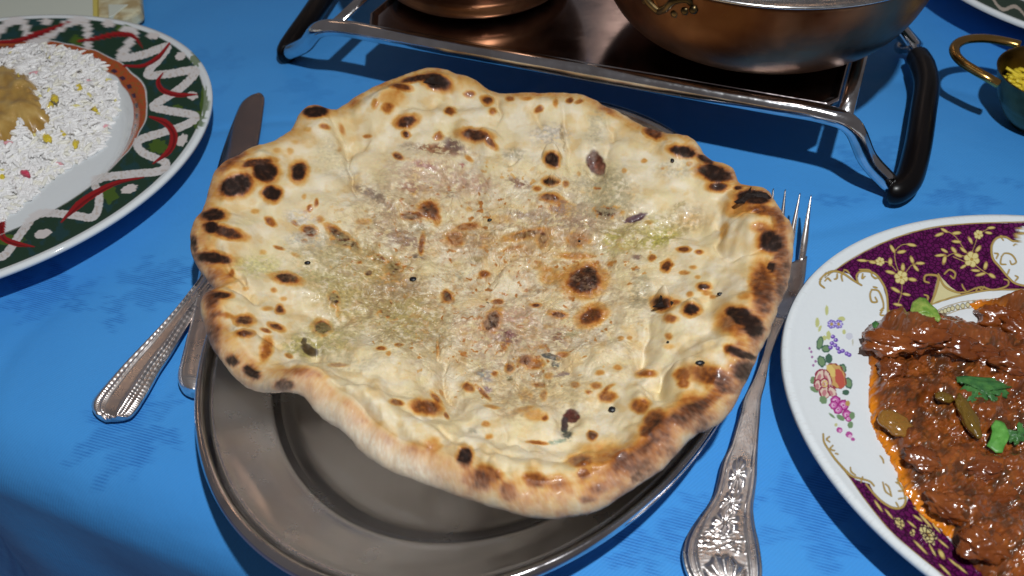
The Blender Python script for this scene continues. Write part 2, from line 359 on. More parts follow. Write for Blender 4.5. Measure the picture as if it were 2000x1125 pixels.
# ------------------------------------------------------------------ floor and tablecloth
fl = mesh_obj('floor', [(-3, -3, -.74), (3, -3, -.74), (3, 3, -.74), (-3, 3, -.74)], [(0, 1, 2, 3)], M['floor'], None, False); tag(fl, kind='structure')
EA = np.array(u1(0, 770)[:2]); EB = np.array(u1(450, 935)[:2]); ed = (EB - EA) / np.linalg.norm(EB - EA); en = np.array([ed[1], -ed[0]])
if en @ np.array([0, -1.]) < 0: en = -en
def cloth():
    # grid aligned with the table edge: a runs along the edge, b away from the table
    na, nb_ = 560, 480
    a = np.linspace(-.75, .75, na); b = np.concatenate([np.linspace(-.95, -.42, 60)[:-1], np.linspace(-.42, .02, 330), np.linspace(.02, .15, 92)[1:]])
    nb_ = len(b); A, B = np.meshgrid(a, b); R = .027
    ang = np.clip(B / R, 0, 1.50); out = np.where(B > 0, R * np.sin(ang), B); dz = np.where(B > 0, -R * (1 - np.cos(ang)), 0)
    hang = np.clip(B - R * 1.5, 0, 1); dz = dz - hang * .97
    fold = sstep(.0, .05, hang) * (.002 * np.sin(A * 46 + 1) + .001 * np.sin(A * 87)) + hang * .06
    out = out + fold
    X = EA[0] + ed[0] * A + en[0] * out; Y = EA[1] + ed[1] * A + en[1] * out
    flat = np.exp(-np.clip(B, 0, 1) / .03)
    dz = dz + ((.0012) * fbm(X * 10, Y * 10, 3, 2) * flat - .0004) + .0012 * sstep(.0, .03, B) * fbm(A * 14 + B * 10, B * 30, 8, 3) - .0007 * flat * np.exp(-((fbm(X * 5 + 3, Y * 5, 77, 2) ) / .05) ** 2)
    # damask sprays
    D = np.zeros(X.shape); rs = np.random.RandomState(5); sprays = []
    for (px, py, rot, sc) in [(120, 580, 155, 1.0), (270, 560, 20, .9), (290, 830, 200, 1.0), (1570, 1040, 60, 1.0), (420, 130, 110, .9), (1380, 1010, 200, .6), (1700, 330, 40, 1.1), (1900, 380, 200, .8), (1280, 1080, 120, .8), (620, 170, 200, .8)]:
        c = u1(px, py); sprays.append((c[0], c[1], rot, sc))
    for i in range(34): sprays.append((rs.uniform(-.6, .6), rs.uniform(.05, .8), rs.uniform(0, 360), rs.uniform(.7, 1.1)))
    for i, (cx, cy, rot, sc) in enumerate(sprays):
        if i >= 10 and min(math.hypot(cx - q[0], cy - q[1]) for q in sprays[:i]) < .055: continue
        k = np.nonzero((abs(X - cx) < .06) & (abs(Y - cy) < .06))
        if not len(k[0]): continue
        x, y = X[k] - cx, Y[k] - cy; best = np.zeros(x.shape)
        xw = x + .0018 * perlin(x * 240 + i, y * 240, i); yw = y + .0018 * perlin(x * 240, y * 240 + i, i + 9); r2 = np.random.RandomState(i)
        leaves = [(r2.uniform(-20, 20), .019, .0055, .015)] + [(sg * q + r2.uniform(-9, 9), l_, w_, l_ * .9) for q, l_, w_ in ((38, .015, .0045), (78, .012, .0038), (125, .010, .0032)) for sg in (1, -1) if r2.uniform() < .82]
        for (an, ln, wd, of) in leaves:
            th = math.radians(rot + an); lx, ly = math.cos(th), math.sin(th)
            p = (xw * lx + yw * ly) / sc - of; q = (-xw * ly + yw * lx) / sc + .010 * (p / .02) ** 2 * (.5 if an > 0 else -.5)
            half = wd * np.clip(1 - (p / ln) ** 2, 0, 1) * (1 + .22 * np.sin(p * 1500 + abs(q) * 900)); vein = np.clip(1 - np.exp(-(q / .0005) ** 2) * .8, 0, 1)
            best = np.maximum(best, np.clip((half - abs(q)) / .001 + .3, 0, 1) * (abs(p) < ln) * vein * r2.uniform(.65, 1))
        p = (xw * math.cos(math.radians(rot)) + yw * math.sin(math.radians(rot))) / sc; q = (-xw * math.sin(math.radians(rot)) + yw * math.cos(math.radians(rot))) / sc - .008 * np.sin(p * 90)
        best = np.maximum(best, .7 * np.clip((.0007 - abs(q)) / .0005 + .5, 0, 1) * (p < 0) * (p > -.035))
        fl0 = np.hypot(p + .030, q - .004); fa = np.arctan2(q - .004, p + .03); best = np.maximum(best, .8 * np.clip((.0075 * (.75 + .25 * np.cos(fa * 5)) - fl0) / .001, 0, 1) * (fl0 > .002))
        if i >= 10: best = best * .65
        D[k] = np.maximum(D[k], best)
    D *= .9 * (1 - .55 * sstep(.28, .42, Y))
    V = np.stack([X, Y, dz], -1).reshape(-1, 3)
    o = mesh_obj('tablecloth', V, grid_faces(nb_, na)[:, ::-1].copy(), M['cloth'], None, True, {'damask': D.ravel()})
    tag(o, 'blue damask satin cloth with woven leaf pattern covering the whole table', 'tablecloth')
cloth()

# ------------------------------------------------------------------ oval steel platter
def oval(pts, z):
    q = U([p[0] for p in pts], [p[1] for p in pts], z)[:, :2]; m0 = q.mean(0); sc = abs(q - m0).max(); u = (q - m0) / sc; x, y = u.T
    _, _, V = np.linalg.svd(np.stack([x * x, x * y, y * y, x, y, np.ones_like(x)], 1)); a = V[-1] / V[-1][0]
    A = np.array([[a[0], a[1] / 2], [a[1] / 2, a[2]]]); c = np.linalg.solve(-2 * A, a[3:5]); k = c @ A @ c - a[5]
    wv, v = np.linalg.eigh(A / k); return c * sc + m0, sc / np.sqrt(abs(wv)), math.atan2(v[1, 0], v[0, 0])
OUT_P = [(378, 720), (385, 820), (410, 920), (450, 1010), (500, 1085), (545, 1125), (1441, 793), (1378, 859), (1329, 908), (1100, 1104), (1051, 1125), (1196, 205), (1271, 237), (1313, 258), (1349, 280)]
OUT_R = [(1527, 690), (1530, 650), (1545, 600), (1580, 540), (1640, 490), (1700, 460), (1800, 430), (1900, 420), (2000, 420), (1528, 720), (1545, 790), (1575, 860), (1620, 930), (1680, 1000), (1740, 1060), (1800, 1112)]
OUT_L = [(0, 537), (100, 500), (200, 447), (300, 372), (360, 310), (400, 250), (417, 200), (415, 160), (400, 130), (360, 90), (300, 58), (230, 38), (150, 29), (60, 30), (0, 35)]
pc, pax, prt = oval(OUT_P, .020)
def platter():
    pr = [(0, .0022), (.35, .0022), (.62, .0024), (.72, .0036), (.765, .0070), (.792, .0112), (.800, .0126), (.808, .0131), (.83, .0135), (.88, .0150), (.925, .0170), (.945, .0182), (.953, .0185), (.962, .0200), (.972, .0216), (.984, .0222), (.994, .0215), (1.0, .0196), (.995, .0180), (.985, .0176), (.97, .0172), (.90, .0145), (.80, .0108), (.74, .0045), (.68, .0012), (.6, .0006), (0, .0006)]
    P = smooth_line([(a, b) for a, b in pr], 4)
    V, F = lathe([(a, b) for a, b in P], (pc[0], pc[1], 0), 220, tuple(pax), prt)
    k = np.repeat(1 - sstep(.80, .95, P[:, 0]), 220); V[:, 0] += .0035 * k; V[:, 1] -= .0035 * k
    F = F[:, ::-1].copy(); root = empty('steel_platter', (pc[0], pc[1], 0), 'oval brushed steel platter with rolled rim and deep well under the flatbread', 'platter')
    rr = np.repeat(P[:, 0], 220); rimf = (rr[F] > .957).all(1)
    for nm, ff, mm in (('dish', F[~rimf], M['platter']), ('rolled_rim', F[rimf], M['rimsteel'])):
        us = np.unique(ff); mp = np.zeros(len(V), int); mp[us] = np.arange(len(us)); mesh_obj(nm, V[us], mp[ff], mm, root)
platter()

# ------------------------------------------------------------------ naan
OUTLINE = [(653,213),(710,192),(742,174),(781,158),(820,142),(841,137),(873,146),(891,155),(927,158),(955,171),(990,180),(1044,188),(1104,182),(1158,194),(1200,210),(1242,226),(1285,248),(1320,269),(1356,290),(1395,319),(1431,336),(1445,358),(1473,366),(1495,376),(1505,393),(1509,408),(1527,432),(1537,454),(1544,482),(1546,518),(1541,550),(1530,580),(1513,618),(1499,659),(1472,712),(1452,748),(1411,810),(1353,855),(1304,900),(1251,941),(1198,969),(1149,988),(1100,996),(1054,998),(1000,990),(948,972),(905,955),(843,931),(776,909),(723,879),(683,845),(640,820),(605,792),(572,785),(530,764),(488,745),(474,736),(438,708),(413,672),(397,622),(397,594),(406,572),(415,558),(399,537),(381,512),(372,487),(372,461),(381,436),(399,407),(413,386),(442,347),(470,322),(502,294),(538,276),(563,254),(580,230),(595,217),(616,211),(641,215)]
CROP = {'P': (0, 0, 1.0), 'A': (360, 130, 2.812), 'B': (360, 480, 2.812), 'C': (700, 180, 2.812), 'D': (1100, 180, 2.812), 'E': (780, 560, 2.556), 'F': (1100, 540, 2.446)}
SP = {
'A': [(1392,84,84,46,20,1.0),(1290,62,110,20,-12,.85),(285,650,105,62,-20,1.0),(445,575,72,65,0,1.0),(480,695,48,48,-20,1),(628,580,48,55,0,.95),(400,530,100,26,-8,.82),(720,248,82,32,-4,1.0),(775,330,32,16,15,.62),(865,345,16,36,-18,.55),(1120,230,34,30,0,.6),(1045,205,24,28,0,.55),(1190,110,60,20,10,.75),(1140,170,80,50,0,.42),(1220,300,62,36,-10,.88),(1222,373,22,20,0,.78),(1395,385,30,25,0,.6),(1005,383,25,11,0,.6),(470,850,38,24,30,.66),(390,797,24,16,0,.45),(690,780,17,24,20,.62),(727,750,13,28,10,.62),(662,800,14,12,0,.5),(656,712,14,16,0,.42),(850,458,14,12,0,.5),(160,815,70,36,0,.95),(150,885,52,35,20,1.0),(230,910,110,33,15,.88),(55,970,22,55,0,.85),(150,1050,130,36,8,.97),(610,860,26,14,30,.6),(685,905,38,32,0,.74),(660,957,20,12,0,.6),(750,840,26,20,20,.5),(850,925,85,26,35,.78),(930,985,42,24,55,.76),(860,965,70,22,5,.76),(520,995,34,11,20,.6),(430,1020,20,14,0,.4),(610,1035,28,11,20,.5),(1022,1025,22,20,0,.66),(1070,1060,34,30,20,.72),(1145,1105,42,48,0,.8),(960,1072,20,14,0,.58),(1175,490,34,20,20,.58),(1350,790,58,50,0,.6),(1245,820,60,28,0,.62),(1310,960,16,58,5,.62),(985,850,50,18,0,.45),(580,465,18,18,0,.3),(510,460,18,14,0,.3),(680,345,22,14,0,.3),(240,540,110,25,-35,.45),(1000,700,18,20,0,.3)],
'B': [(560,178,80,30,12,.88),(820,290,28,38,0,.85),(755,450,46,38,0,.85),(330,408,52,32,0,.86),(200,270,60,22,5,.9),(330,482,55,20,0,.78),(505,445,45,20,20,.74),(445,465,32,13,15,.66),(525,350,22,26,0,.74),(455,345,35,14,0,.48),(490,243,19,15,0,.54),(335,238,18,13,0,.42),(545,290,22,14,0,.42),(262,150,18,24,0,.55),(575,605,26,15,20,.62),(845,655,54,14,0,.64),(450,570,34,80,10,.62),(265,630,40,36,0,.92),(370,695,62,34,35,.98),(555,765,60,40,0,.78),(150,450,46,160,0,.52),(1080,565,30,12,0,.68),(1180,543,26,12,0,.68),(1120,590,14,13,0,.5),(1165,860,40,17,10,.7),(1330,890,80,42,10,.55),(1355,880,20,24,0,.62),(1100,370,42,24,10,.74),(1130,325,15,24,0,.7),(1150,402,28,8,0,.6),(640,690,80,30,0,.42),(1012,150,18,14,0,.9),(1110,190,110,30,0,.42),(850,380,12,50,-15,.4),(1390,560,10,50,0,.5),(1275,495,8,18,0,.5),(1385,830,50,10,50,.5),(220,380,60,16,10,.5)],
'C': [(505,105,35,26,0,.72),(610,10,38,22,0,.66),(705,45,30,24,30,.74),(740,105,26,22,0,.62),(440,240,26,24,0,.58),(640,235,90,34,8,.82),(725,275,46,20,45,.74),(610,365,30,13,35,.55),(225,355,34,17,20,.52),(830,35,30,16,0,.62),(920,35,30,12,0,.5),(990,95,28,20,-38,.68),(1160,45,24,18,0,.68),(1085,60,16,26,0,.52),(1215,52,30,14,-10,.6),(1065,370,38,42,0,1.0),(1058,490,38,26,0,.95),(1138,503,22,20,0,.6),(1210,447,13,13,0,.45),(1060,580,54,22,5,.74),(1130,602,25,10,0,.52),(1365,655,66,28,5,.82),(1310,530,19,15,0,.62),(980,530,28,18,0,.62),(610,640,18,15,0,.42),(370,640,60,50,0,.52),(430,690,28,46,0,.55),(525,805,58,46,0,.68),(600,740,74,22,-10,.64),(350,840,16,62,5,.68),(930,780,120,24,-12,.78),(1015,800,40,44,50,.74),(850,855,72,14,-15,.62),(1010,840,26,20,0,.66),(1200,810,76,44,0,.58),(1190,900,110,22,0,.55),(690,1000,36,22,0,.68),(1240,1035,108,80,-8,.89),(1262,1000,66,60,0,.90),(690,850,36,12,0,.5),(280,680,50,26,0,.5),(475,1105,30,18,0,.68),(300,550,22,22,0,.35),(1050,1010,60,50,0,.45),(1110,640,90,40,0,.35),(780,700,80,30,0,.3),(1000,950,60,26,20,.35)],
'D': [(500,225,65,32,20,.74),(660,325,74,36,10,1.0),(775,370,60,24,28,.9),(835,445,105,48,15,1.06),(850,520,60,26,0,.9),(1045,575,100,40,5,1.1),(960,525,24,14,0,.85),(1145,820,76,62,12,1.05),(1145,960,26,34,0,.95),(1120,650,110,36,10,.66),(950,640,80,50,0,.5),(1200,960,52,260,0,.68),(1180,700,40,70,0,.62),(440,378,19,13,0,.55),(340,430,16,15,0,.5),(240,660,60,32,0,.85),(470,715,28,11,0,.6),(660,865,35,16,0,.76),(745,880,28,15,0,.64),(485,910,23,21,0,.66),(565,955,28,34,0,.78),(713,963,20,12,0,.5),(665,992,30,12,0,.55),(770,1070,36,20,0,.85),(740,1015,18,11,0,.45),(545,418,10,9,0,.42),(690,392,18,13,0,.42),(880,760,22,50,20,.42),(330,850,30,26,0,.45),(690,700,60,40,0,.3),(1080,740,60,30,0,.5),(600,950,14,12,0,.4),(260,110,60,20,35,.4)],
'E': [(960,145,72,46,-25,.74),(790,138,44,18,8,.74),(235,50,32,30,0,.8),(490,75,32,15,0,.68),(470,170,34,60,22,.84),(445,190,30,30,0,.8),(680,92,25,11,0,.74),(630,370,38,24,-10,.78),(550,405,24,24,0,.74),(475,435,18,17,0,.6),(815,338,34,17,0,.58),(720,300,30,13,0,.52),(745,445,26,18,0,.54),(1000,430,23,15,0,.55),(1090,403,23,15,0,.55),(880,490,26,16,0,.7),(980,495,27,19,0,.62),(945,525,19,13,0,.6),(1040,545,50,34,0,.92),(1225,435,48,22,-10,.8),(695,490,34,14,0,.74),(725,540,20,32,0,.58),(340,500,40,24,20,.76),(420,530,50,12,48,.76),(460,600,40,10,10,.5),(600,200,20,11,0,.62),(725,655,17,15,0,.7),(680,640,60,34,0,.45),(435,685,25,15,0,.54),(447,747,19,16,0,.54),(235,645,11,22,-35,.64),(180,555,14,32,-35,.62),(208,528,10,16,-20,.55),(130,600,90,44,10,.52),(160,598,22,20,0,.6),(690,778,60,11,5,.64),(957,745,25,24,0,.6),(325,850,42,50,10,1.05),(450,930,84,44,20,.76),(465,935,26,22,0,.84),(540,1020,60,60,25,.62),(380,970,90,50,20,.55),(675,965,66,44,10,.8),(915,930,32,36,0,.96),(900,870,66,34,0,.62),(1010,1000,130,46,-15,.62),(1190,950,50,30,-25,.92),(940,1065,60,24,0,.92),(1200,600,46,36,0,.8),(1190,860,110,60,-15,.40),(170,790,40,40,0,.46),(90,810,70,40,0,.36),(1105,255,17,11,0,.55),(1148,255,14,11,0,.52),(780,970,60,40,0,.4),(1040,900,90,60,0,.34),(620,610,60,14,-15,.45),(520,300,18,26,0,.58),(545,275,14,20,0,.58),(670,385,50,34,0,.58),(630,540,40,30,0,.42),(1050,500,30,10,-30,.5)],
'F': [(612,155,40,30,0,.95),(515,200,38,24,0,.66),(470,130,50,34,10,.9),(675,48,34,18,0,.85),(690,80,25,11,0,.54),(605,85,20,14,0,.54),(715,97,16,11,0,.54),(850,190,80,42,20,1.05),(910,235,70,50,45,1.05),(820,220,110,74,15,.64),(855,372,78,26,22,.98),(790,350,25,24,0,.52),(570,470,43,38,0,.88),(575,510,30,24,0,.7),(780,520,80,42,15,.98),(860,450,60,60,0,.82),(700,470,150,56,10,.62),(395,465,54,22,-5,.84),(505,285,21,18,0,.55),(530,125,30,16,0,.6),(135,760,24,26,0,.55),(365,612,48,32,0,.82),(435,685,48,58,20,.9),(400,735,40,30,0,.78),(505,335,28,12,0,.35),(95,940,34,26,0,.9),(500,700,170,80,-30,.34),(400,850,150,80,-30,.38),(355,960,60,22,-35,.92),(950,60,66,150,0,.7),(280,870,50,50,0,.66),(600,640,150,40,-28,.40),(180,830,120,50,0,.40),(860,90,25,20,0,.42),(700,590,110,30,-30,.5)]}
SPOTS = []
for kk, L in SP.items():
    ox, oy, s = CROP[kk]
    if kk in 'EF': L = [(a, b, c, d, e, min(f, .66) if oy + b / s > 725 and (a, b) != (325, 850) else f) for a, b, c, d, e, f in L]
    SPOTS += [(ox + a / s, oy + b / s, c / s, d / s, e, f if f >= .94 else .74 + (f - .85) * 1.9 if f > .85 else f * .87 if f < .56 else f * .97) for a, b, c, d, e, f in L]
# (x, y, rx, ry, angle, height in mm)
BUMPS = [(1468,468,58,52,10,7.5),(1468,402,52,24,10,3.4),(1398,345,42,26,30,2),(1330,300,45,25,30,2),(470,350,70,45,-35,4.5),(540,380,60,50,0,1.5),(618,232,50,30,-15,2.2),(848,168,70,26,0,2.5),(765,205,62,28,-15,4),(690,262,36,34,-40,-5),(740,280,30,18,-30,-2),(1112,215,58,26,5,1.4),(1035,205,50,24,5,1.8),(1180,250,50,40,40,-1.5),(440,470,60,40,10,3),(425,620,40,60,5,4),(478,668,34,40,0,4),(470,590,40,25,0,1.5),(600,750,60,32,20,5),(730,800,130,40,25,5.5),(900,880,80,40,25,3.5),(1020,930,110,48,12,4),(1180,930,90,45,-15,3.5),(1300,850,100,60,-40,5.5),(1390,720,90,48,-30,5),(1335,745,34,32,0,3.5),(1250,790,40,34,0,3),(1450,620,60,60,0,5),(1440,545,60,40,0,2),(1255,690,22,50,15,-1.2),(1285,765,18,30,10,-2.5),
 (605,682,34,22,10,-3.4),(665,590,150,95,25,-3),(560,690,70,50,0,-.8),(1163,322,18,28,-20,-2.6),(998,312,14,10,-10,-1.8),(1240,424,36,12,-18,-1.8),(1112,815,22,22,-30,-2.4),(1100,835,18,12,-30,-1.4),(1022,558,34,18,0,-2),(1078,308,13,15,0,3.5),(1076,354,13,9,0,2.5),(1137,556,44,36,0,2.5),(1030,468,62,24,-8,4),(1150,470,50,20,0,1.5),(1350,603,18,13,0,2),(1296,592,18,14,0,5),(930,270,50,22,10,3.5),(795,240,32,20,-10,2.5),(965,490,60,26,0,2),(740,690,120,45,0,2),(860,700,60,80,20,1),(870,790,60,60,0,-1.5),(1000,740,130,60,0,-1.5),(900,400,160,90,0,-1),(620,560,60,30,10,2),(1020,830,90,50,5,1.2),(1190,720,80,60,0,1.5),(1230,330,60,50,0,1.5),(880,230,60,22,0,2),(1370,430,70,40,0,-2),(1330,640,70,40,0,2.4)]
CREASE = [([(655,250),(700,350),(745,440)],26,-3.6),([(1100,225),(1122,330),(1100,410)],22,-2.8),([(1440,440),(1360,445),(1240,440)],18,-3.2),([(1300,600),(1262,680),(1180,730)],22,-2.6),([(850,590),(868,720),(915,830)],20,-3.4),([(440,560),(560,590),(700,592)],24,-3.2),([(1290,770),(1180,800),(1080,780)],20,-2.2),([(930,270),(900,330),(840,380)],20,-2.2),([(990,640),(1010,720),(1000,800)],18,2.2),([(760,640),(800,740),(830,800)],22,2.0),([(560,440),(640,470),(720,470)],18,-2.0),([(1160,600),(1110,660),(1090,720)],16,-1.8),([(640,222),(662,258),(676,300),(686,345),(700,370)],7,-2.6),([(950,172),(972,200),(975,226),(955,240)],5,-1.5),([(1047,200),(1042,214),(1052,240),(1075,262)],6,-1.2),([(1092,205),(1104,262),(1112,330)],6,-1.2),([(1185,215),(1194,262),(1190,310)],6,-1.3),([(1418,452),(1402,478),(1418,502),(1462,512),(1490,500)],7,-3.6),([(1418,395),(1406,425),(1432,446),(1485,430),(1525,420)],7,-3),([(1272,612),(1264,655),(1248,705),(1220,740)],9,-2.6),([(425,508),(462,535),(490,572)],8,-2.6),([(404,556),(440,553),(476,572),(500,590)],7,-3),([(828,616),(848,648),(858,690),(872,760),(890,815)],7,-2.4),([(560,742),(610,728),(690,748),(760,785),(840,838),(905,880),(1000,905),(1100,898),(1180,870)],9,-2),([(1268,790),(1262,765),(1285,752),(1330,760)],6,-2),([(1300,775),(1290,745),(1310,728),(1360,715)],6,-2),([(960,480),(1000,462),(1052,458),(1078,478),(1070,500),(1020,508)],4,1.6),([(968,560),(990,535),(1030,530),(1052,552),(1046,580),(1000,588)],5,1.8),([(960,600),(950,570),(968,535),(1010,518),(1060,525)],4,-1.2),([(700,560),(760,590),(830,610)],6,-1.5),([(560,640),(600,630),(650,655),(680,700)],7,-1.6),([(440,655),(470,650),(510,655),(560,680)],6,-1.5),([(820,455),(870,450),(930,470),(960,480)],4,-1),([(640,420),(680,450),(740,500),(790,540)],6,-1.2),([(1195,440),(1260,450),(1330,430),(1380,415)],6,-1.2),([(1060,890),(1000,868),(980,830)],5,-1)]
STAINS_HOLE_SHADE = [ # crop, x, y, rx, ry, ang, colour, strength; dark of torn holes painted too
('C',450,315,170,30,6,(.30,.14,.07),.75),('C',520,290,60,40,20,(.16,.09,.08),.7),('C',370,400,60,22,15,(.32,.09,.08),.7),('C',570,408,20,13,0,(.38,.08,.09),.8),('C',275,525,70,26,10,(.30,.09,.05),.85),('C',300,600,26,80,20,(.36,.19,.09),.5),('C',70,560,110,26,25,(.30,.21,.14),.8),('C',240,800,110,46,15,(.20,.10,.08),.8),('C',160,690,50,40,0,(.40,.24,.16),.6),('C',640,500,100,50,10,(.54,.36,.26),.6),('C',880,500,70,26,20,(.28,.15,.10),.8),('C',960,680,150,34,5,(.36,.25,.16),.75),('C',1100,640,40,34,0,(.22,.12,.12),.7),('C',1230,705,80,42,0,(.30,.15,.12),.75),('C',1240,628,90,22,0,(.32,.20,.15),.7),('C',505,565,20,14,0,(.16,.07,.05),.8),('C',940,876,34,14,0,(.12,.05,.03),.85),('C',325,905,36,15,10,(.14,.11,.10),.8),('C',325,742,46,18,20,(.26,.20,.10),.7),('C',690,800,30,13,0,(.42,.14,.09),.8),('C',640,925,30,22,0,(.30,.24,.12),.6),('C',555,1005,28,26,0,(.34,.28,.16),.5),('C',1050,230,110,60,0,(.52,.46,.38),.6),('C',1118,250,10,80,-6,(.34,.24,.12),.6),('C',850,340,60,30,-10,(.30,.25,.14),.5),
('P',735,555,120,55,15,(.46,.33,.12),.62),('P',780,590,70,40,10,(.36,.21,.09),.6),('P',1035,480,95,40,-5,(.56,.35,.13),.5),('P',1150,445,110,44,10,(.44,.30,.19),.55),('P',1000,650,120,60,0,(.54,.36,.24),.45),('P',1250,460,90,34,-15,(.46,.38,.13),.6),('P',850,345,100,36,10,(.46,.28,.20),.45),('P',760,410,70,60,30,(.52,.38,.22),.45),('P',640,500,80,40,10,(.50,.42,.22),.5),('P',1180,380,70,60,20,(.50,.42,.26),.5),('P',1060,760,110,40,5,(.54,.40,.20),.4),('P',640,660,60,36,0,(.40,.34,.12),.5),('P',905,470,70,34,0,(.52,.32,.16),.45),
('D',240,560,110,150,0,(.40,.34,.18),.45),('D',400,690,76,20,-18,(.11,.05,.06),.95),('D',540,800,130,42,-20,(.42,.36,.08),.7),('D',280,830,70,80,30,(.50,.42,.12),.5),('D',680,700,120,80,0,(.42,.30,.15),.45),('D',400,905,24,13,0,(.16,.08,.07),.8),('D',400,968,26,14,0,(.14,.08,.06),.8),('D',430,1060,50,70,0,(.38,.32,.18),.5),('D',180,390,44,80,-20,(.10,.025,.012),1.0),('D',195,420,26,34,0,(.22,.08,.05),1.0),('D',180,200,60,120,10,(.50,.44,.30),.4),('D',620,420,120,60,0,(.60,.56,.44),.4),('D',640,620,40,14,-30,(.38,.30,.14),.6),
('B',1000,310,330,150,15,(.46,.36,.14),.6),('B',1150,250,160,80,0,(.36,.24,.11),.7),('B',650,560,110,60,10,(.38,.32,.10),.75),('B',690,575,56,30,20,(.06,.035,.01),1.0),('B',660,530,20,26,0,(.07,.045,.01),1.0),('B',400,110,130,60,0,(.56,.50,.18),.5),('B',1180,420,200,100,0,(.52,.44,.22),.45),('B',1015,150,20,13,-20,(.10,.035,.02),.95),('B',760,170,150,40,10,(.50,.44,.20),.5),('B',680,-40,120,40,0,(.55,.52,.44),.5),('B',900,650,200,60,0,(.60,.52,.32),.35),
('E',590,150,90,40,0,(.48,.27,.19),.5),('E',530,250,66,34,10,(.24,.11,.10),.85),('E',800,245,30,34,0,(.17,.06,.06),.9),('E',860,235,50,20,-10,(.34,.30,.14),.5),('E',760,350,50,16,10,(.05,.06,.06),.95),('E',780,385,20,30,0,(.07,.09,.08),.9),('E',550,455,24,14,0,(.16,.14,.04),.9),('E',620,360,50,26,0,(.28,.12,.06),.7),('E',820,440,46,10,-15,(.26,.18,.16),.7),('E',440,450,26,36,0,(.30,.28,.30),.6),('E',445,512,22,18,0,(.26,.15,.18),.7),('E',862,645,44,34,-20,(.10,.025,.018),1.0),('E',830,690,20,40,0,(.05,.03,.03),1.0),('E',835,740,26,30,20,(.06,.07,.05),.9),('E',790,775,40,13,-10,(.26,.32,.22),.7),('E',370,720,34,10,10,(.40,.38,.28),.6),('E',70,180,160,130,20,(.44,.34,.12),.55),('E',220,220,60,90,0,(.46,.36,.18),.5),('E',560,630,100,30,0,(.48,.32,.16),.5),('E',660,565,50,22,0,(.50,.34,.18),.5),('E',1190,60,50,50,0,(.36,.30,.18),.6),('E',480,250,46,26,0,(.50,.35,.26),.5),('E',410,430,20,30,0,(.20,.22,.22),.6),
('A',900,590,60,40,0,(.56,.52,.42),.4),('A',1030,700,70,26,20,(.30,.22,.16),.75),('A',1120,770,70,26,50,(.36,.25,.17),.6),('A',1230,440,50,24,0,(.38,.29,.20),.5),('A',640,830,90,40,10,(.60,.56,.50),.5),('A',820,480,100,120,0,(.66,.58,.36),.35),('A',1000,1010,260,60,20,(.46,.36,.16),.5)]
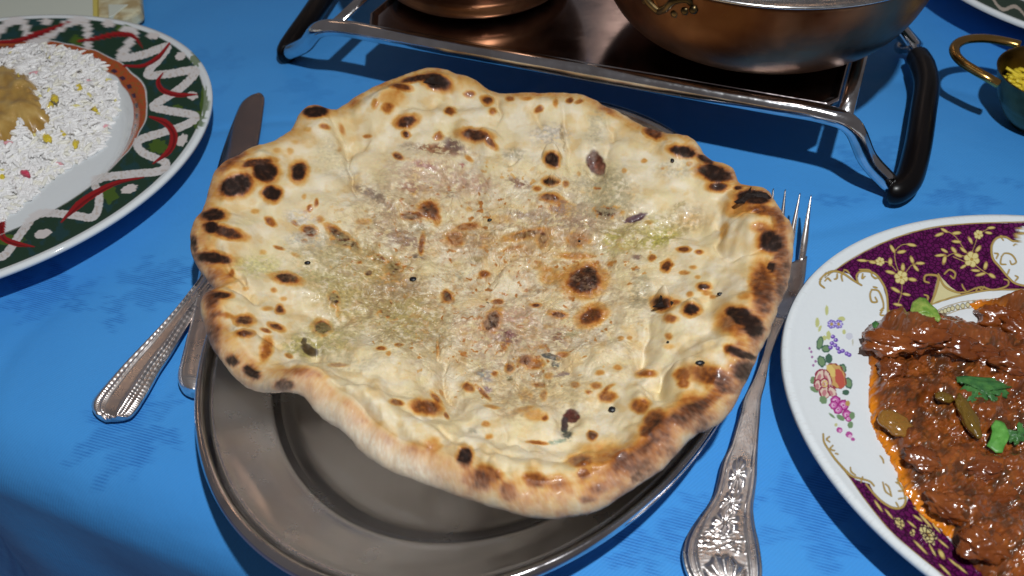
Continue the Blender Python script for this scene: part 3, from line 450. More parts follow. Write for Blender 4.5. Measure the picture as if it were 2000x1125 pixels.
def naan():
    na, nt, nbk = 1500, 300, 60
    zo = .034
    oc = np.array(u1(950, 560, .022)[:2])
    op = smooth_line(OUTLINE + OUTLINE[:1], 3)[:-1]; q = U(op[:, 0], op[:, 1], zo)[:, :2] - oc
    an = np.unwrap(np.arctan2(q[:, 1], q[:, 0])); r = np.hypot(*q.T)
    if an[-1] < an[0]: an = an[::-1]; r = r[::-1]
    base0 = an[0]; an3 = np.concatenate([an - 2 * np.pi, an, an + 2 * np.pi]); r3 = np.tile(r, 3)
    o = np.argsort(an3); th = base0 + np.arange(na) / na * 2 * np.pi; Rr = np.interp(th, an3[o], r3[o])
    Rr = Rr * (1 + .030 * np.clip(-np.sin(th), 0, 1) ** 2 + .004 * np.clip(np.sin(th), 0, 1) + .003 * perlin(th * 22, th * 0, 3) + .0006 * perlin(th * 90, th * 0, 9))
    sT = np.linspace(0.004, 1, nt) ** .93
    w = .0085
    phi = np.linspace(0, np.pi, 22)[1:]
    # surface position fraction: top until R-w, then round over
    S, T = np.meshgrid(sT, th, indexing='ij'); RR = np.broadcast_to(Rr, S.shape)
    rad = S * (RR - w); s = rad / RR
    def top(x, y, s):
        th_ = np.arctan2(y - oc[1], x - oc[0])
        z = .0130 + .0215 * sstep(.08, .96, s)
        z = z + .0022 * np.exp(-((s - .90) / .075) ** 2) * (1 + .9 * perlin(th_ * 3.2, th_ * 0 + 2, 4) + .5 * perlin(th_ * 8, th_ * 0 + 7, 4))
        P0 = np.stack([x, y, z], -1); u, v = PX(P0)
        wu = u + 9 * fbm(u / 40, v / 40, 21, 2); wv = v + 7 * fbm(u / 40, v / 40, 31, 2)
        d = np.zeros(u.shape)
        for (bx, by, rx, ry, a, h) in BUMPS:
            k = np.nonzero((abs(u - bx) < 2 * max(rx, ry) + 12) & (abs(v - by) < 2 * max(rx, ry) + 12))
            if not len(k[0]): continue
            e = ell_d(wu[k], wv[k], bx, by, rx, ry, a)
            if h <= -4: g = 1 - sstep(.2, 1.3, e)
            else: g = np.exp(-(e / .85) ** 2 * 1.0) if h < 0 else (1 - sstep(.0, 1.35, e)) ** .8
            d[k] += h * .001 * g * 1.8
        for pts, wd, h in CREASE:
            P = smooth_line(pts, 4); m0 = P.min(0) - 4 * wd; m1 = P.max(0) + 4 * wd
            k = np.nonzero((u > m0[0]) & (u < m1[0]) & (v > m0[1]) & (v < m1[1]))
            if not len(k[0]): continue
            dd, tt = line_d(wu[k], wv[k], P); d[k] += h * .001 * np.exp(-(dd / wd) ** 2) * np.sqrt(np.clip(np.sin(np.pi * np.clip(tt, .02, .98)), 0, 1))
        inner = 1 - sstep(.40, .74, s)
        fd = 1 - .9 * sstep(.955, 1.0, s); d = d * (1 - .5 * sstep(.96, 1.0, s)); d = d + .0024 * fbm(u / 80, v / 60, 41, 2) + (.0003 + .0004 * inner) * fd * fbm(u / 30, v / 24, 51, 3) + (.00004 + .00010 * inner) * fd * fbm(u / 9, v / 7, 61, 3)
        rdg = 1 - abs(fbm(wu / 46, wv / 20, 71, 3)); d = d - .0006 * inner * np.clip(rdg - .86, 0, 1) / .14
        for (bx, by, rx, ry, a, lv) in SPOTS:
            if rx > 40: continue
            k = np.nonzero((abs(u - bx) < 1.5 * max(rx, ry)) & (abs(v - by) < 1.5 * max(rx, ry)))
            if not len(k[0]): continue
            e = ell_d(u[k], v[k], bx, by, rx, ry, a); d[k] += .00095 * lv * (1 - sstep(.2, 1.25, e)) * min(1, min(rx, ry) / 9)
        return z + d
    x = oc[0] + rad * np.cos(T); y = oc[1] + rad * np.sin(T); z = top(x, y, s)
    # rounded edge
    kz = z[-1].copy(); zsm = sum(np.roll(kz, q) for q in range(-9, 10)) / 19; z = z + (zsm - kz)[None] * sstep(.90, .995, s / s[-1])
    he = .0058 * (1 + .28 * perlin(th * 4, th * 0, 12))
    ze = z[-1]; xs = [x]; ys = [y]; zs = [z]
    for f in phi:
        rr = (Rr - w) + w * math.sin(f) ** .9 - .012 * max(0, (f - np.pi / 2) / (np.pi / 2)) ** 2 * 1.0; zz = ze - he * (1 - math.cos(f)) + .0004 * math.sin(f) * perlin(th * 40, th * 0 + f * 3, 15)
        if f > np.pi / 2: ti = np.clip(np.searchsorted(sT, rr / (Rr - w)), 0, nt - 1); zz = np.minimum(zz, np.minimum(z[ti, np.arange(na)], z[np.clip(ti - 6, 0, nt - 1), np.arange(na)]) - .0055 * min(1, (f - np.pi / 2)))
        xs.append((oc[0] + rr * np.cos(th))[None]); ys.append((oc[1] + rr * np.sin(th))[None]); zs.append(zz[None])
    re = (Rr - w) - .012; zend = zs[-1][0]
    for t_ in np.linspace(0, 1, nbk)[1:]:
        rr = re * (1 - t_) + .0005 * t_; f = rr / Rr
        zz = zend * (1 - t_) ** 1.5 + (1 - (1 - t_) ** 1.5) * .0048
        ti = np.clip(np.searchsorted(sT, rr / (Rr - w)), 0, nt - 1); zz = np.minimum(zz, z[ti, np.arange(na)] - .0085)
        xs.append((oc[0] + rr * np.cos(th))[None]); ys.append((oc[1] + rr * np.sin(th))[None]); zs.append(zz[None])
    X = np.vstack(xs); Y = np.vstack(ys); Z = np.vstack(zs); nr = X.shape[0]
    V = np.stack([X, Y, Z], -1); u, v = PX(V)
    Sfull = np.vstack([s] + [np.full((1, na), 1.0)] * (nr - nt)); under = np.zeros(X.shape); under[nt:] = np.clip(np.arange(nr - nt) / 11.0, 0, 1)[:, None]
    # --- baking colour
    wu = u + 2.0 * fbm(u / 13, v / 11, 81, 3) + 4 * fbm(u / 40, v / 30, 85, 2); wv = v + 1.7 * fbm(u / 13, v / 11, 91, 3) + 2 * fbm(u / 40, v / 30, 95, 2)
    toast = .30 * sstep(.84, .975, Sfull) + .16 * fbm(u / 60, v / 50, 101, 3) * sstep(.5, .95, Sfull) + .05 * fbm(u / 25, v / 20, 105, 3)
    toast += sstep(.1, .5, fbm(u / 34, v / 26, 111, 2)) * .10 * sstep(.72, .9, Sfull)
    toast = np.clip(toast, 0, 1)
    for (bx, by, rx, ry, a, lv) in SPOTS:
        R2 = 1.6 * max(rx, ry) + 10
        k = np.nonzero((abs(u - bx) < R2) & (abs(v - by) < R2))
        if not len(k[0]): continue
        small = min(rx, ry); kk_ = min(1, small / 10)
        uu = u[k] + (wu[k] - u[k]) * kk_; vv = v[k] + (wv[k] - v[k]) * kk_
        e = ell_d(uu, vv, bx, by, rx, ry, a) / 1.10
        soft = .66 if rx > 40 else .55
        val = lv * (1 - sstep(1 - soft, 1.34, e)) * (1.10 if lv > .7 else 1.05) * (1 + .06 * fbm(u[k] / 5, v[k] / 4, 121, 2))
        if lv > .7: val = np.maximum(val, .46 * (1 - sstep(.95, 1.5, e)))
        toast[k] = 1 - (1 - np.clip(toast[k], 0, 1)) * (1 - np.clip(val, 0, 1)) if lv < .5 else np.maximum(toast[k], val)
    zone = .15 * sstep(1330, 1500, u + .25 * (v - 400)) + .24 * (1 - sstep(400, 480, u)) * sstep(400, 470, v) + .14 * sstep(760, 900, v + .35 * (u - 1000)) * sstep(980, 1100, u) + .16 * sstep(.90, .99, Sfull)
    zn = np.clip(.62 + 1.1 * fbm(u / 48, v / 40, 301, 4), 0, 1.5); edge_ = sstep(.76, .93, Sfull + .04 * fbm(u / 40, v / 40, 311, 2))
    toast = 1 - (1 - np.clip(toast, 0, 1)) * (1 - np.clip(zone * zn * edge_, 0, .7))
    gold = .13 * sstep(.12, .55, fbm(u / 42, v / 30, 321, 4)); toast = np.maximum(toast, gold)
    # tiny blisters in the middle
    bl = fbm(wu / 17, wv / 13, 131, 2) + .35 * fbm(wu / 60, wv / 50, 135, 2); mid = 1 - sstep(.62, .9, Sfull)
    toast = np.maximum(toast, (1 - sstep(.45, .7, Sfull)) * .56 * sstep(.60, .76, fbm(wu / 15, wv / 11, 701, 2) + .45 * fbm(wu / 90, wv / 60, 705, 2)))
    toast[nt + 14:] = .2; toast = np.clip(toast * (1 + .12 * fbm(u / 11, v / 9, 141, 3)), 0, 1.05)
    stops = [0, .16, .34, .50, .62, .74, .86, 1.0]
    cols = np.array([(.72, .60, .375), (.69, .50, .24), (.64, .37, .105), (.53, .225, .042), (.36, .115, .018), (.17, .048, .011), (.062, .022, .010), (.022, .012, .009)])
    C = np.stack([np.interp(toast, stops, cols[:, i]) for i in range(3)], -1)
    # pale/dusty variation
    fl_ = fbm(u / 50, v / 36, 151, 3)[..., None]; pale = sstep(-.15, .5, fl_) * .62 * (1 - np.clip(toast * 3, 0, 1))[..., None]
    C = C * (1 - pale) + np.array((.79, .71, .55)) * pale
    yel = (sstep(.05, .6, fbm(u / 70, v / 50, 161, 3)) * .45 * (1 - np.clip(toast * 3, 0, 1)))[..., None]
    C = C * (1 - yel) + np.array((.72, .60, .30)) * yel
    # filling showing through; shade inside the torn holes is put into the colour
    oilA = np.zeros(u.shape)
    fib = .5 + .5 * np.clip(fbm(wu / 15 + wv / 24, wv / 9.0 - wu / 34, 171, 4, .62) * 1.7, -1, 1)
    for (cr, bx, by, rx, ry, a, cc, stg) in STAINS_HOLE_SHADE:
        ox, oy, sc = CROP[cr]; bx = ox + bx / sc; by = oy + by / sc; rx /= sc; ry /= sc; R2 = 1.7 * max(rx, ry) + 12
        k = np.nonzero((abs(u - bx) < R2) & (abs(v - by) < R2))
        if not len(k[0]): continue
        e = ell_d(wu[k], wv[k], bx, by, rx, ry, a)
        f = stg * (1 - sstep(.45, 1.5, e)) if stg < .94 else (1 - sstep(.8, 1.12, e))
        if stg < .94: f = np.clip(f * 1.4, 0, 1) * sstep(.02, .70, fib[k] + .25 * (1 - e))
        f = np.clip(f, 0, 1) * (1 - .5 * np.clip(toast[k] * 1.4 - .4, 0, 1)); cv = np.array(cc) * (1 + .45 * np.clip(fbm(u[k] / 7 + bx, v[k] / 5.5, 661, 3), -.7, .9))[:, None]; C[k] = C[k] * (1 - f[:, None]) + cv * f[:, None]
        if stg < .94 : oilA[k] = np.maximum(oilA[k], (1 - sstep(.5, 1.5, e)) * (.45 if min(cc) < .4 else .2))
        else: oilA[k] = np.maximum(oilA[k], .2 * (1 - sstep(.7, 1.1, e)))
    midc = 1 - sstep(.42, .78, Sfull + .05 * fbm(u / 50, v / 40, 501, 2)); gen = (1 - sstep(.3, .6, toast)) * midc * sstep(.10, .42, fbm(wu / 44, wv / 26, 181, 3)) * .34 * fib; C = C * (1 - gen[..., None]) + np.array((.40, .30, .17)) * gen[..., None]
    island = sstep(-.25, .30, fbm(u / 52 + .5, v / 34, 601, 3)); fine_ = fbm(wu / 15, wv / 10, 611, 4, .58); fine2 = fbm(wu / 9 + wv / 14, wv / 7, 621, 3, .6)
    cen = 1 - sstep(.30, .62, Sfull + .10 * fbm(u / 60, v / 50, 631, 2))
    for cc, nz, st in (((.42, .30, .15), fine_, .62), ((.55, .29, .08), fbm(wu / 20, wv / 13, 641, 3), .62), ((.34, .19, .11), fine2 * .9, .42), ((.80, .73, .58), -fine_, .34)):
        q = (cen * island * st * .80 * sstep(.14, .40, nz) * (1 - sstep(.30, .55, toast)))[..., None]; q = np.clip(q, 0, .9); C = C * (1 - q) + np.array(cc) * q
    gen2 = midc * sstep(.58, .80, fib) * sstep(-.05, .35, fbm(u / 70, v / 50, 191, 2)) * .42; C = C * (1 - gen2[..., None]) + np.array((.36, .22, .13)) * gen2[..., None]
    oilA = np.maximum(oilA, mid * sstep(.05, .45, fbm(u / 60, v / 40, 201, 2)) * .3)
    # lower dusty crust, pinkish where it lay on flour
    low = sstep(.86, .98, Sfull) * sstep(680, 800, v) * (1 - sstep(880, 980, u)) * (1 - np.clip(toast * 1.2, 0, 1)); C = C * (1 - .55 * low[..., None]) + np.array((.66, .47, .33)) * .55 * low[..., None]
    dust = np.clip(sstep(.90, .99, Sfull) * (.4 + .8 * under), 0, 1) * sstep(-.1, .5, fbm(u / 7, v / 6, 401, 4, .7)) * .45 * (1 - np.clip(toast * 1.1 - .1, 0, 1)); C = C * (1 - dust[..., None]) + np.array((.74, .66, .54)) * dust[..., None]
    blush = sstep(.90, .985, Sfull) * sstep(.0, .5, fbm(u / 38, v / 26, 411, 3)) * .4 * (1 - np.clip(toast * 1.3, 0, 1)); C = C * (1 - blush[..., None]) + np.array((.52, .29, .17)) * blush[..., None]
    und = np.clip(under * 1.3 - .15, 0, 1)[..., None] * np.clip(1.15 - toast[..., None] * 1.1, .1, 1); C = C * (1 - und) + np.array((.60, .52, .40)) * und
    lip = np.clip(1 - abs(v - (790 + (u - 600) * .62)) / 46, 0, 1) * sstep(585, 640, u) * (1 - sstep(820, 900, u)) * sstep(.93, 1, Sfull) * (.55 + .45 * sstep(-.2, .4, fbm(u / 6, v / 5, 801, 3))); C = C * (1 - lip[..., None]) + np.array((.74, .66, .52)) * lip[..., None]
    tint = np.concatenate([C, np.ones(u.shape + (1,))], -1).reshape(-1, 4)
    oilA = oilA * (1 - .7 * sstep(.75, 1.0, toast)); oilA = np.maximum(oilA, .45 * sstep(.3, .55, toast) * (1 - sstep(.7, .95, toast)) * (1 - under))
    F = grid_faces(nr, na, True)
    root = empty('naan_bread', (oc[0], oc[1], .02), 'large round naan flatbread with charred blisters and torn holes lying on the steel platter', 'flatbread')
    o = mesh_obj('bread', V.reshape(-1, 3), F.copy(), M['naan'], root, True, {'tint': tint, 'oil': (oilA * (1 - .8 * sstep(.93, .99, Sfull))).ravel(), 'toast': np.clip(toast, 0, 1).ravel(), 'crumb': ((1 - sstep(.42, .76, Sfull)) * (1 - sstep(.45, .8, toast))).ravel()})
    # ---- surface lookup for the things that lie on the bread
    def zat(px, py):
        k = np.argmin((u[:nt] - px) ** 2 + (v[:nt] - py) ** 2); return V[:nt].reshape(-1, 3)[k]
    seeds = [('A', 677,1082,14,10),('B',1258,186,18,14),('C',722,705,12,9),('D',598,377,9,14),('D',862,1112,11,8),('F',750,87,11,8),('F',652,415,15,9),('F',235,638,14,11),('F',497,318,5,4),('E',1062,613,12,11),('C',1215,820,6,5)]
    for i, (cr, a, b, rx, ry) in enumerate(seeds):
        ox, oy, sc = CROP[cr]; p = zat(ox + a / sc, oy + b / sc); k = .00023 / sc * 1.15
        S_, Fs = lathe([(0.0, 1), (.5, .85), (.85, .45), (1, 0), (.85, -.45), (.5, -.85), (0, -1)], (0, 0, 0), 8)
        rz = RS.uniform(0, 6); S_ = np.array(S_) * (rx * k, ry * k, .0006)
        mesh_obj('nigella_seed', S_ + p + np.array([0, 0, .0004]), [tuple(map(int, f)) for f in Fs], M['seed'], root)
    # burnt flakes standing up from the crust
    def flake(cx, cy, pts, h, mt='char'):
        p = zat(cx, cy); kx = .00024; n = len(pts); V_ = []; F_ = []
        for j, (a, b) in enumerate(pts):
            V_.append((p[0] + a * kx, p[1] - b * kx * .5, p[2] - .0006 + max(0, -b) * kx * h)); 
        V_ += [(q[0], q[1] + .0009, q[2] - .0005) for q in V_]
        F_.append(tuple(range(n))); F_.append(tuple(range(n, 2 * n))[::-1])
        F_ += [(j, j + n, (j + 1) % n + n, (j + 1) % n) for j in range(n)]
        mesh_obj('burnt_flake', V_, F_, M[mt], root, False)
    flake(1458, 392, [(-16, 8), (-19, 0), (-8, -6), (2, -14), (8, -22), (6, -12), (14, -8), (8, 6)], 1.0)
    flake(1480, 384, [(-22, 8), (-14, -6), (0, -10), (16, -7), (24, 2), (18, 10), (0, 12)], .9)
    flake(1296, 592, [(-17, 12), (-8, 0), (-4, -14), (4, -8), (16, -2), (12, 8), (0, 12)], .9)
    flake(850, 158, [(-26, 4), (-16, -6), (-6, -12), (4, -9), (14, -4), (24, 0), (12, 12), (-2, 16), (-12, 8)], .7)
naan()

# ------------------------------------------------------------------ china plates
def plate_mesh(name, c, ax, rot, prof, view_ang, material, painter, parent, dense, nr=300, na=1000):
    """prof: (rho, z) from centre over the rim to underneath; dense: (rho0, rho1) with finer rings"""
    P = smooth_line(prof, 5); L = np.concatenate([[0], np.cumsum(np.hypot(np.diff(P[:, 0]) * ax[0], np.diff(P[:, 1])))])
    wgt = np.array([6.0 if dense[0] < r < dense[1] and i < len(P) * .72 else 1.0 for i, r in enumerate(P[:, 0])])
    cw = np.concatenate([[0], np.cumsum(np.diff(L) * (wgt[1:] + wgt[:-1]) / 2)]); tt = np.linspace(0, cw[-1], nr); Lq = np.interp(tt, cw, L)
    rho = np.interp(Lq, L, P[:, 0]); zz = np.interp(Lq, L, P[:, 1])
    a = np.linspace(-math.pi, math.pi, 4001)[:-1]; d = abs((a - view_ang[0] + math.pi) % (2 * math.pi) - math.pi); g = np.where(d < view_ang[1], 8.0, 1.0)
    cg = np.cumsum(g); an = np.interp(np.linspace(cg[0], cg[-1], na, endpoint=False), cg, a)
    A, Rh = np.meshgrid(an, rho); Z = np.broadcast_to(zz[:, None], A.shape); cr, sr = math.cos(rot), math.sin(rot)
    ca, sa = np.cos(A - rot), np.sin(A - rot)   # A is a world direction, roughly
    x, y = Rh * ax[0] * ca, Rh * ax[1] * sa
    V = np.stack([c[0] + x * cr - y * sr, c[1] + x * sr + y * cr, Z], -1); u, v = PX(V)
    topm = np.broadcast_to((np.arange(nr) < np.argmax(rho))[:, None], A.shape)
    tint = painter(u, v, Rh, topm)
    F = grid_faces(nr, na, True)
    return mesh_obj(name, V.reshape(-1, 3), F.copy(), material, parent, True, {'tint': tint.reshape(-1, 4)})
lc, lax, lrt = oval(OUT_L, .020); rc, rax, rrt = oval(OUT_R, .020)
LPROF = [(0, .0045), (.3, .0045), (.55, .0050), (.62, .0060), (.66, .0098), (.70, .0140), (.74, .0154), (.80, .0164), (.88, .0180), (.95, .0195), (.985, .0206), (1.0, .0200), (1.0, .0186), (.98, .0176), (.9, .0136), (.76, .0080), (.66, .0024), (.6, .0010), (.55, .0008), (.3, .0018), (0, .0018)]
RPROF = [(0, .0042), (.3, .0042), (.50, .0046), (.58, .0056), (.63, .0082), (.68, .0105), (.78, .0130), (.88, .0160), (.95, .0188), (.985, .0204), (1.0, .0198), (1.0, .0182), (.98, .0172), (.9, .0136), (.76, .0090), (.64, .0030), (.58, .0010), (.53, .0008), (.3, .0016), (0, .0016)]
WHITE_CH = (.70, .74, .76)
def paint_left(u, v, rho, top):
    p = Paint(u, v, WHITE_CH, 1.1); s = 2.0096
    S = lambda pts: [(a / s, b / s) for a, b in pts]
    ang = np.arctan2(v - 300, u + 135)
    inner = .66 + .0 * rho
    # the green border is a band, slightly uneven like hand painting
    wob = .008 * perlin(u / 30, v / 30, 4)
    lim = np.interp(u, [0, 50, 125, 200, 245, 270], [.665, .675, .70, .72, .735, .745]); lim = np.where(v < 215, np.interp(u, [0, 160, 270], [.85, .82, .75]), lim)
    lim = np.interp(ang, [-1.2, -.75, -.48, -.26, -.05, .12, .4, .7, .85, 1.1], [.83, .80, .76, .735, .715, .70, .67, .64, .62, .60])
    band = np.clip((rho - lim - wob) / .006, 0, 1) * np.clip((.968 - rho) / .006, 0, 1) * top
    p.mask(band, (.014, .042, .024))
    bl = band * sstep(.1, .5, fbm(u / 26, v / 26, 7, 3)); p.mask(bl * .75, (.012, .05, .06))
    for (x, y, rx, ry) in [(620, 575, 36, 30), (430, 765, 30, 34), (770, 230, 24, 30), (490, 112, 30, 16), (775, 470, 24, 30), (30, 940, 60, 20), (800, 400, 14, 60), (300, 160, 26, 20), (700, 430, 20, 20)]:
        p.ell(x / s, y / s, rx / s, ry / s, 0, (.07, .13, .012), .5, .8)
    lim2 = lim - np.interp(ang, [-1.2, -.75, -.26, .1, .3, .55], [.06, .066, .062, .055, .04, .0])
    ob = np.clip((rho - lim2 - wob) / .005, 0, 1) * np.clip((lim + wob - rho) / .004, 0, 1) * top * (ang < .5)
    p.mask(ob, (.40, .075, .022)); p.mask(ob * sstep(-.2, .4, fbm(u / 8, v / 8, 9, 2)) * .6, (.24, .12, .03))
    mid_ = (lim + lim2 * 2) / 3; dots = ob * (abs(rho - mid_ + .004) < .007) * (np.sin(ang * 130) > .2); p.mask(dots.astype(float) * .9, (.03, .02, .05))
    wh = (.66, .635, .63)
    for L in ([(-20, 140), (40, 85), (92, 90), (120, 162), (180, 150), (260, 95), (335, 85), (345, 178)],
              [(488, 118), (528, 128), (500, 180), (472, 225), (560, 215), (655, 182), (630, 225), (578, 292), (660, 290), (765, 275), (748, 310), (690, 360), (602, 415), (650, 432), (766, 455), (725, 492), (620, 525), (540, 555), (562, 600), (650, 638), (625, 672), (530, 682), (378, 705), (390, 770), (368, 850), (270, 842), (150, 840), (90, 905), (25, 995), (-10, 1010)]):
        p.stroke(S(L), 31 / s, wh, 4, wob=.16); 
    k = sstep(.18, .5, fbm(u / 6, v / 6, 13, 3)) * top * (p.c[..., 0] > .45) * (rho > lim) * (rho < .968); p.mask(k * .45, (.44, .33, .24))
    for (x, y, rx, ry, a) in [(180, 85, 22, 13, 0), (425, 92, 22, 16, 0), (602, 140, 24, 15, 0), (708, 220, 21, 15, -20), (755, 376, 22, 16, 0), (715, 550, 18, 26, 30), (507, 742, 33, 17, -20), (168, 918, 34, 17, -15)]:
        p.ell(x / s, y / s, rx / s, ry / s, a, (.64, .59, .57), .25)
    red = (.30, .010, .012)
    for L, W in (([(0, 165), (70, 160), (130, 140), (200, 115), (270, 85)], [12, 18, 24, 16, 4]), ([(305, 162), (380, 150), (450, 135), (520, 140), (560, 188)], [8, 16, 20, 18, 3]), ([(485, 258), (560, 258), (620, 225), (665, 170)], [8, 14, 18, 8]),
                 ([(640, 285), (620, 320), (640, 355), (700, 372), (775, 370)], [4, 20, 20, 18, 3]), ([(588, 458), (650, 482), (682, 530), (665, 590), (600, 642)], [8, 26, 32, 22, 4]), ([(565, 695), (450, 720), (340, 780), (270, 840), (240, 872)], [4, 16, 26, 30, 5]), ([(2, 870), (10, 930), (60, 955), (135, 968)], [40, 24, 22, 3])):
        p.stroke(S(L), [q / s for q in W], red, 6, wob=.1)
        p.stroke([(a + 1.2, b + 2.2) for a, b in S(L)], [q / s * .3 for q in W], (.10, .004, .006), 6, .7)
    return p.c
GOLD = (.42, .29, .085)
def paint_right(u, v, rho, top):
    p = Paint(u, v, WHITE_CH, 1.0)
    def S4(pts): return [(1500 + a / 2.96, 400 + b / 2.96) for a, b in pts]
    def S5(pts): return [(1500 + a / 2.922, 740 + b / 2.922) for a, b in pts]
    PUR = (.105, .008, .075)
    a1 = [(370,392),(450,337),(560,272),(700,207),(850,157),(1000,126),(1200,109),(1600,100),(1640,500),(1480,492),(1300,492),(1120,522),(1000,556),(930,578),(840,640),(760,700),(695,660),(690,560),(665,470),(625,405),(565,372),(525,400),(512,448),(470,400),(420,385)]
    p.poly(S4(a1), PUR, alpha=1.0)
    a2 = [(395,478),(470,572),(560,700),(700,870),(850,1002),(1010,1130),(1260,1180),(1200,1060),(1070,960),(960,830),(870,730),(805,672),(785,720),(745,745),(690,730),(620,680),(580,600),(500,575),(440,520)]
    p.poly(S5(a2), PUR, alpha=1.0)
    # medallion and cream corner left open in the purple
    p.poly(S4([(1480,125),(1440,150),(1425,210),(1370,185),(1320,195),(1293,240),(1300,310),(1340,360),(1390,420),(1440,458),(1560,480),(1600,120)]), WHITE_CH, alpha=0)
    p.poly(S4([(985,400),(968,470),(940,575),(1010,552),(1120,520),(1050,470)]), (.62, .56, .30), alpha=0)
    def g(pts, wd, f=S4, sm=6): 
        p.stroke(f(pts), [wd / 2.95 * k for k in (.9, 1.15, .9)], (.16, .10, .03), sm, alpha=0); p.stroke(f(pts), [wd / 2.95 * k * .72 for k in (.9, 1.15, .9)], GOLD, sm, alpha=0)
    # outlines
    g([(330,420),(450,335),(560,270),(700,205),(850,155),(1000,124),(1200,107),(1500,98)], 7)
    g([(325,480),(300,455),(315,415),(370,385),(430,395),(490,435),(540,465)], 13); g([(520,450),(512,410),(540,385),(600,390),(640,420),(680,490),(692,570),(690,670)], 13)
    for L in ([(330,440),(345,425),(362,440)],[(430,440),(425,410),(440,380)],[(400,400),(398,425),(385,430)],[(470,395),(455,380),(440,375)],[(560,415),(545,425),(548,400)],[(600,405),(590,380),(560,375),(530,375)],[(640,420),(620,425),(600,410)],[(600,490),(590,520),(600,560),(630,560),(620,535)],[(600,490),(640,500),(665,560),(668,600)],[(610,475),(630,480)],[(650,610),(665,600),(650,635),(675,640)],[(705,615),(730,620),(740,640),(715,635)],[(700,610),(690,640),(680,660)]): g(L, 11)
    g([(940,575),(970,500),(985,420),(945,405),(910,410),(905,440),(930,450)], 14); g([(985,400),(1020,470),(1090,505),(1150,505)], 12); g([(1020,400),(1050,375),(1082,395),(1075,425),(1055,410)], 12)
    g([(1150,505),(1130,480),(1122,460)], 10); g([(940,578),(1010,553),(1120,522),(1200,505),(1300,492),(1480,490)], 11); g([(1150,503),(1230,475),(1300,492),(1380,470),(1390,440),(1365,430)], 11)
    g([(1200,505),(1215,478),(1235,490),(1250,472)], 10); g([(905,520),(925,530),(920,560)], 12)
    g([(1480,125),(1440,150),(1425,210),(1370,185),(1320,195),(1293,240),(1300,310),(1340,360),(1390,420),(1440,458),(1560,480)], 13)
    for L in ([(1370,190),(1345,180),(1360,205)],[(1420,235),(1440,215),(1425,190)],[(1350,300),(1370,280),(1410,290),(1435,330),(1410,345),(1400,325)],[(1350,300),(1345,340),(1375,345)],[(1430,440),(1445,420),(1430,410)],[(1310,280),(1330,285),(1320,310)],[(1395,375),(1385,400)],[(1450,150),(1470,170),(1500,165)]): g(L, 10)
    # rope inside the border
    for q in np.linspace(0, 1, 16):
        x, y = np.interp(q, [0, .25, .5, 1], [985, 1060, 1170, 1500]), np.interp(q, [0, .25, .5, 1], [628, 600, 575, 556])
        p.ell(*S4([(x, y)])[0], 14 / 2.96, 17 / 2.96, 0, (.16, .13, .05)); p.ell(*S4([(x, y)])[0], 10 / 2.96, 12 / 2.96, 0, (.62, .58, .36))
    g([(975,610),(1060,578),(1170,555),(1500,532)], 4); g([(990,650),(1070,620),(1180,595),(1500,580)], 4)
    CR = (.60, .50, .17)
    def leaf(x, y, l, wd, a, f=S4): 
        q = f([(x, y)])[0]; p.ell(q[0], q[1], l / 2.95, wd / 2.95, a, (.34, .22, .06), alpha=0); p.ell(q[0], q[1], l / 2.95 * .75, wd / 2.95 * .6, a, CR, alpha=0)
    def flower(x, y, r, f=S4):
        for k in range(6):
            an = k * math.pi / 3 + .3; q = f([(x + math.cos(an) * r * .62, y + math.sin(an) * r * .62)])[0]; p.ell(q[0], q[1], r * .42 / 2.95, r * .42 / 2.95, 0, (.36, .24, .06), alpha=0); p.ell(q[0], q[1], r * .33 / 2.95, r * .33 / 2.95, 0, (.66, .58, .25), alpha=0)
        q = f([(x, y)])[0]; p.ell(q[0], q[1], r * .34 / 2.95, r * .34 / 2.95, 0, (.66, .58, .25), alpha=0); p.ell(q[0], q[1], r * .22 / 2.95, r * .22 / 2.95, 0, (.40, .26, .06), alpha=0)
    for L in ([(770,420),(740,340),(735,270),(780,230),(830,235)],[(740,380),(700,335),(650,325)],[(790,400),(830,350),(870,340)],[(775,450),(770,520),(745,585)],[(1178,315),(1130,250),(1080,180),(1010,140)],[(1178,280),(1200,220),(1217,172),(1270,140)],[(1140,300),(1080,280),(1030,300)],[(1200,350),(1240,380),(1290,410)],[(640,325),(560,322),(520,320)],[(1140,330),(1070,300)]): p.stroke(S4(L), 5 / 2.95, GOLD, 6, alpha=0)
    for q in [(720,255,28,11,60),(772,272,28,11,-10),(830,232,30,10,10),(545,322,30,9,5),(605,332,22,10,10),(707,330,13,25,0),(708,390,30,11,15),(780,362,12,26,0),(832,318,11,26,-20),(880,338,28,10,0),(855,365,26,10,50),(835,432,26,12,10),(738,492,32,11,30),(800,518,26,9,10),(750,577,28,9,10),(1020,148,26,9,30),(990,172,28,10,-20),(1090,163,28,11,-5),(1090,213,28,10,5),(1170,205,10,26,-30),(1275,162,22,9,10),(1290,133,24,9,-5),(1215,255,12,26,40),(1130,262,26,10,40),(1075,262,24,12,50),(1100,292,26,10,20),(1020,265,24,9,30),(995,292,32,9,-5),(1020,318,12,30,15),(1130,357,22,9,-30),(1200,380,28,9,5),(1230,402,32,10,-15),(1258,352,12,26,15),(1295,410,24,12,30)]: leaf(*q)
    flower(770,420,40); flower(1178,315,46); flower(648,328,26); flower(1217,172,27)
    # bouquet
    def e4(x, y, rx, ry, a, c, f=S4, wob=.15): q = f([(x, y)])[0]; p.ell(q[0], q[1], rx / 2.95, ry / 2.95, a, c, wob)
    LG, DG, YG = (.17, .27, .14), (.06, .13, .09), (.50, .52, .22)
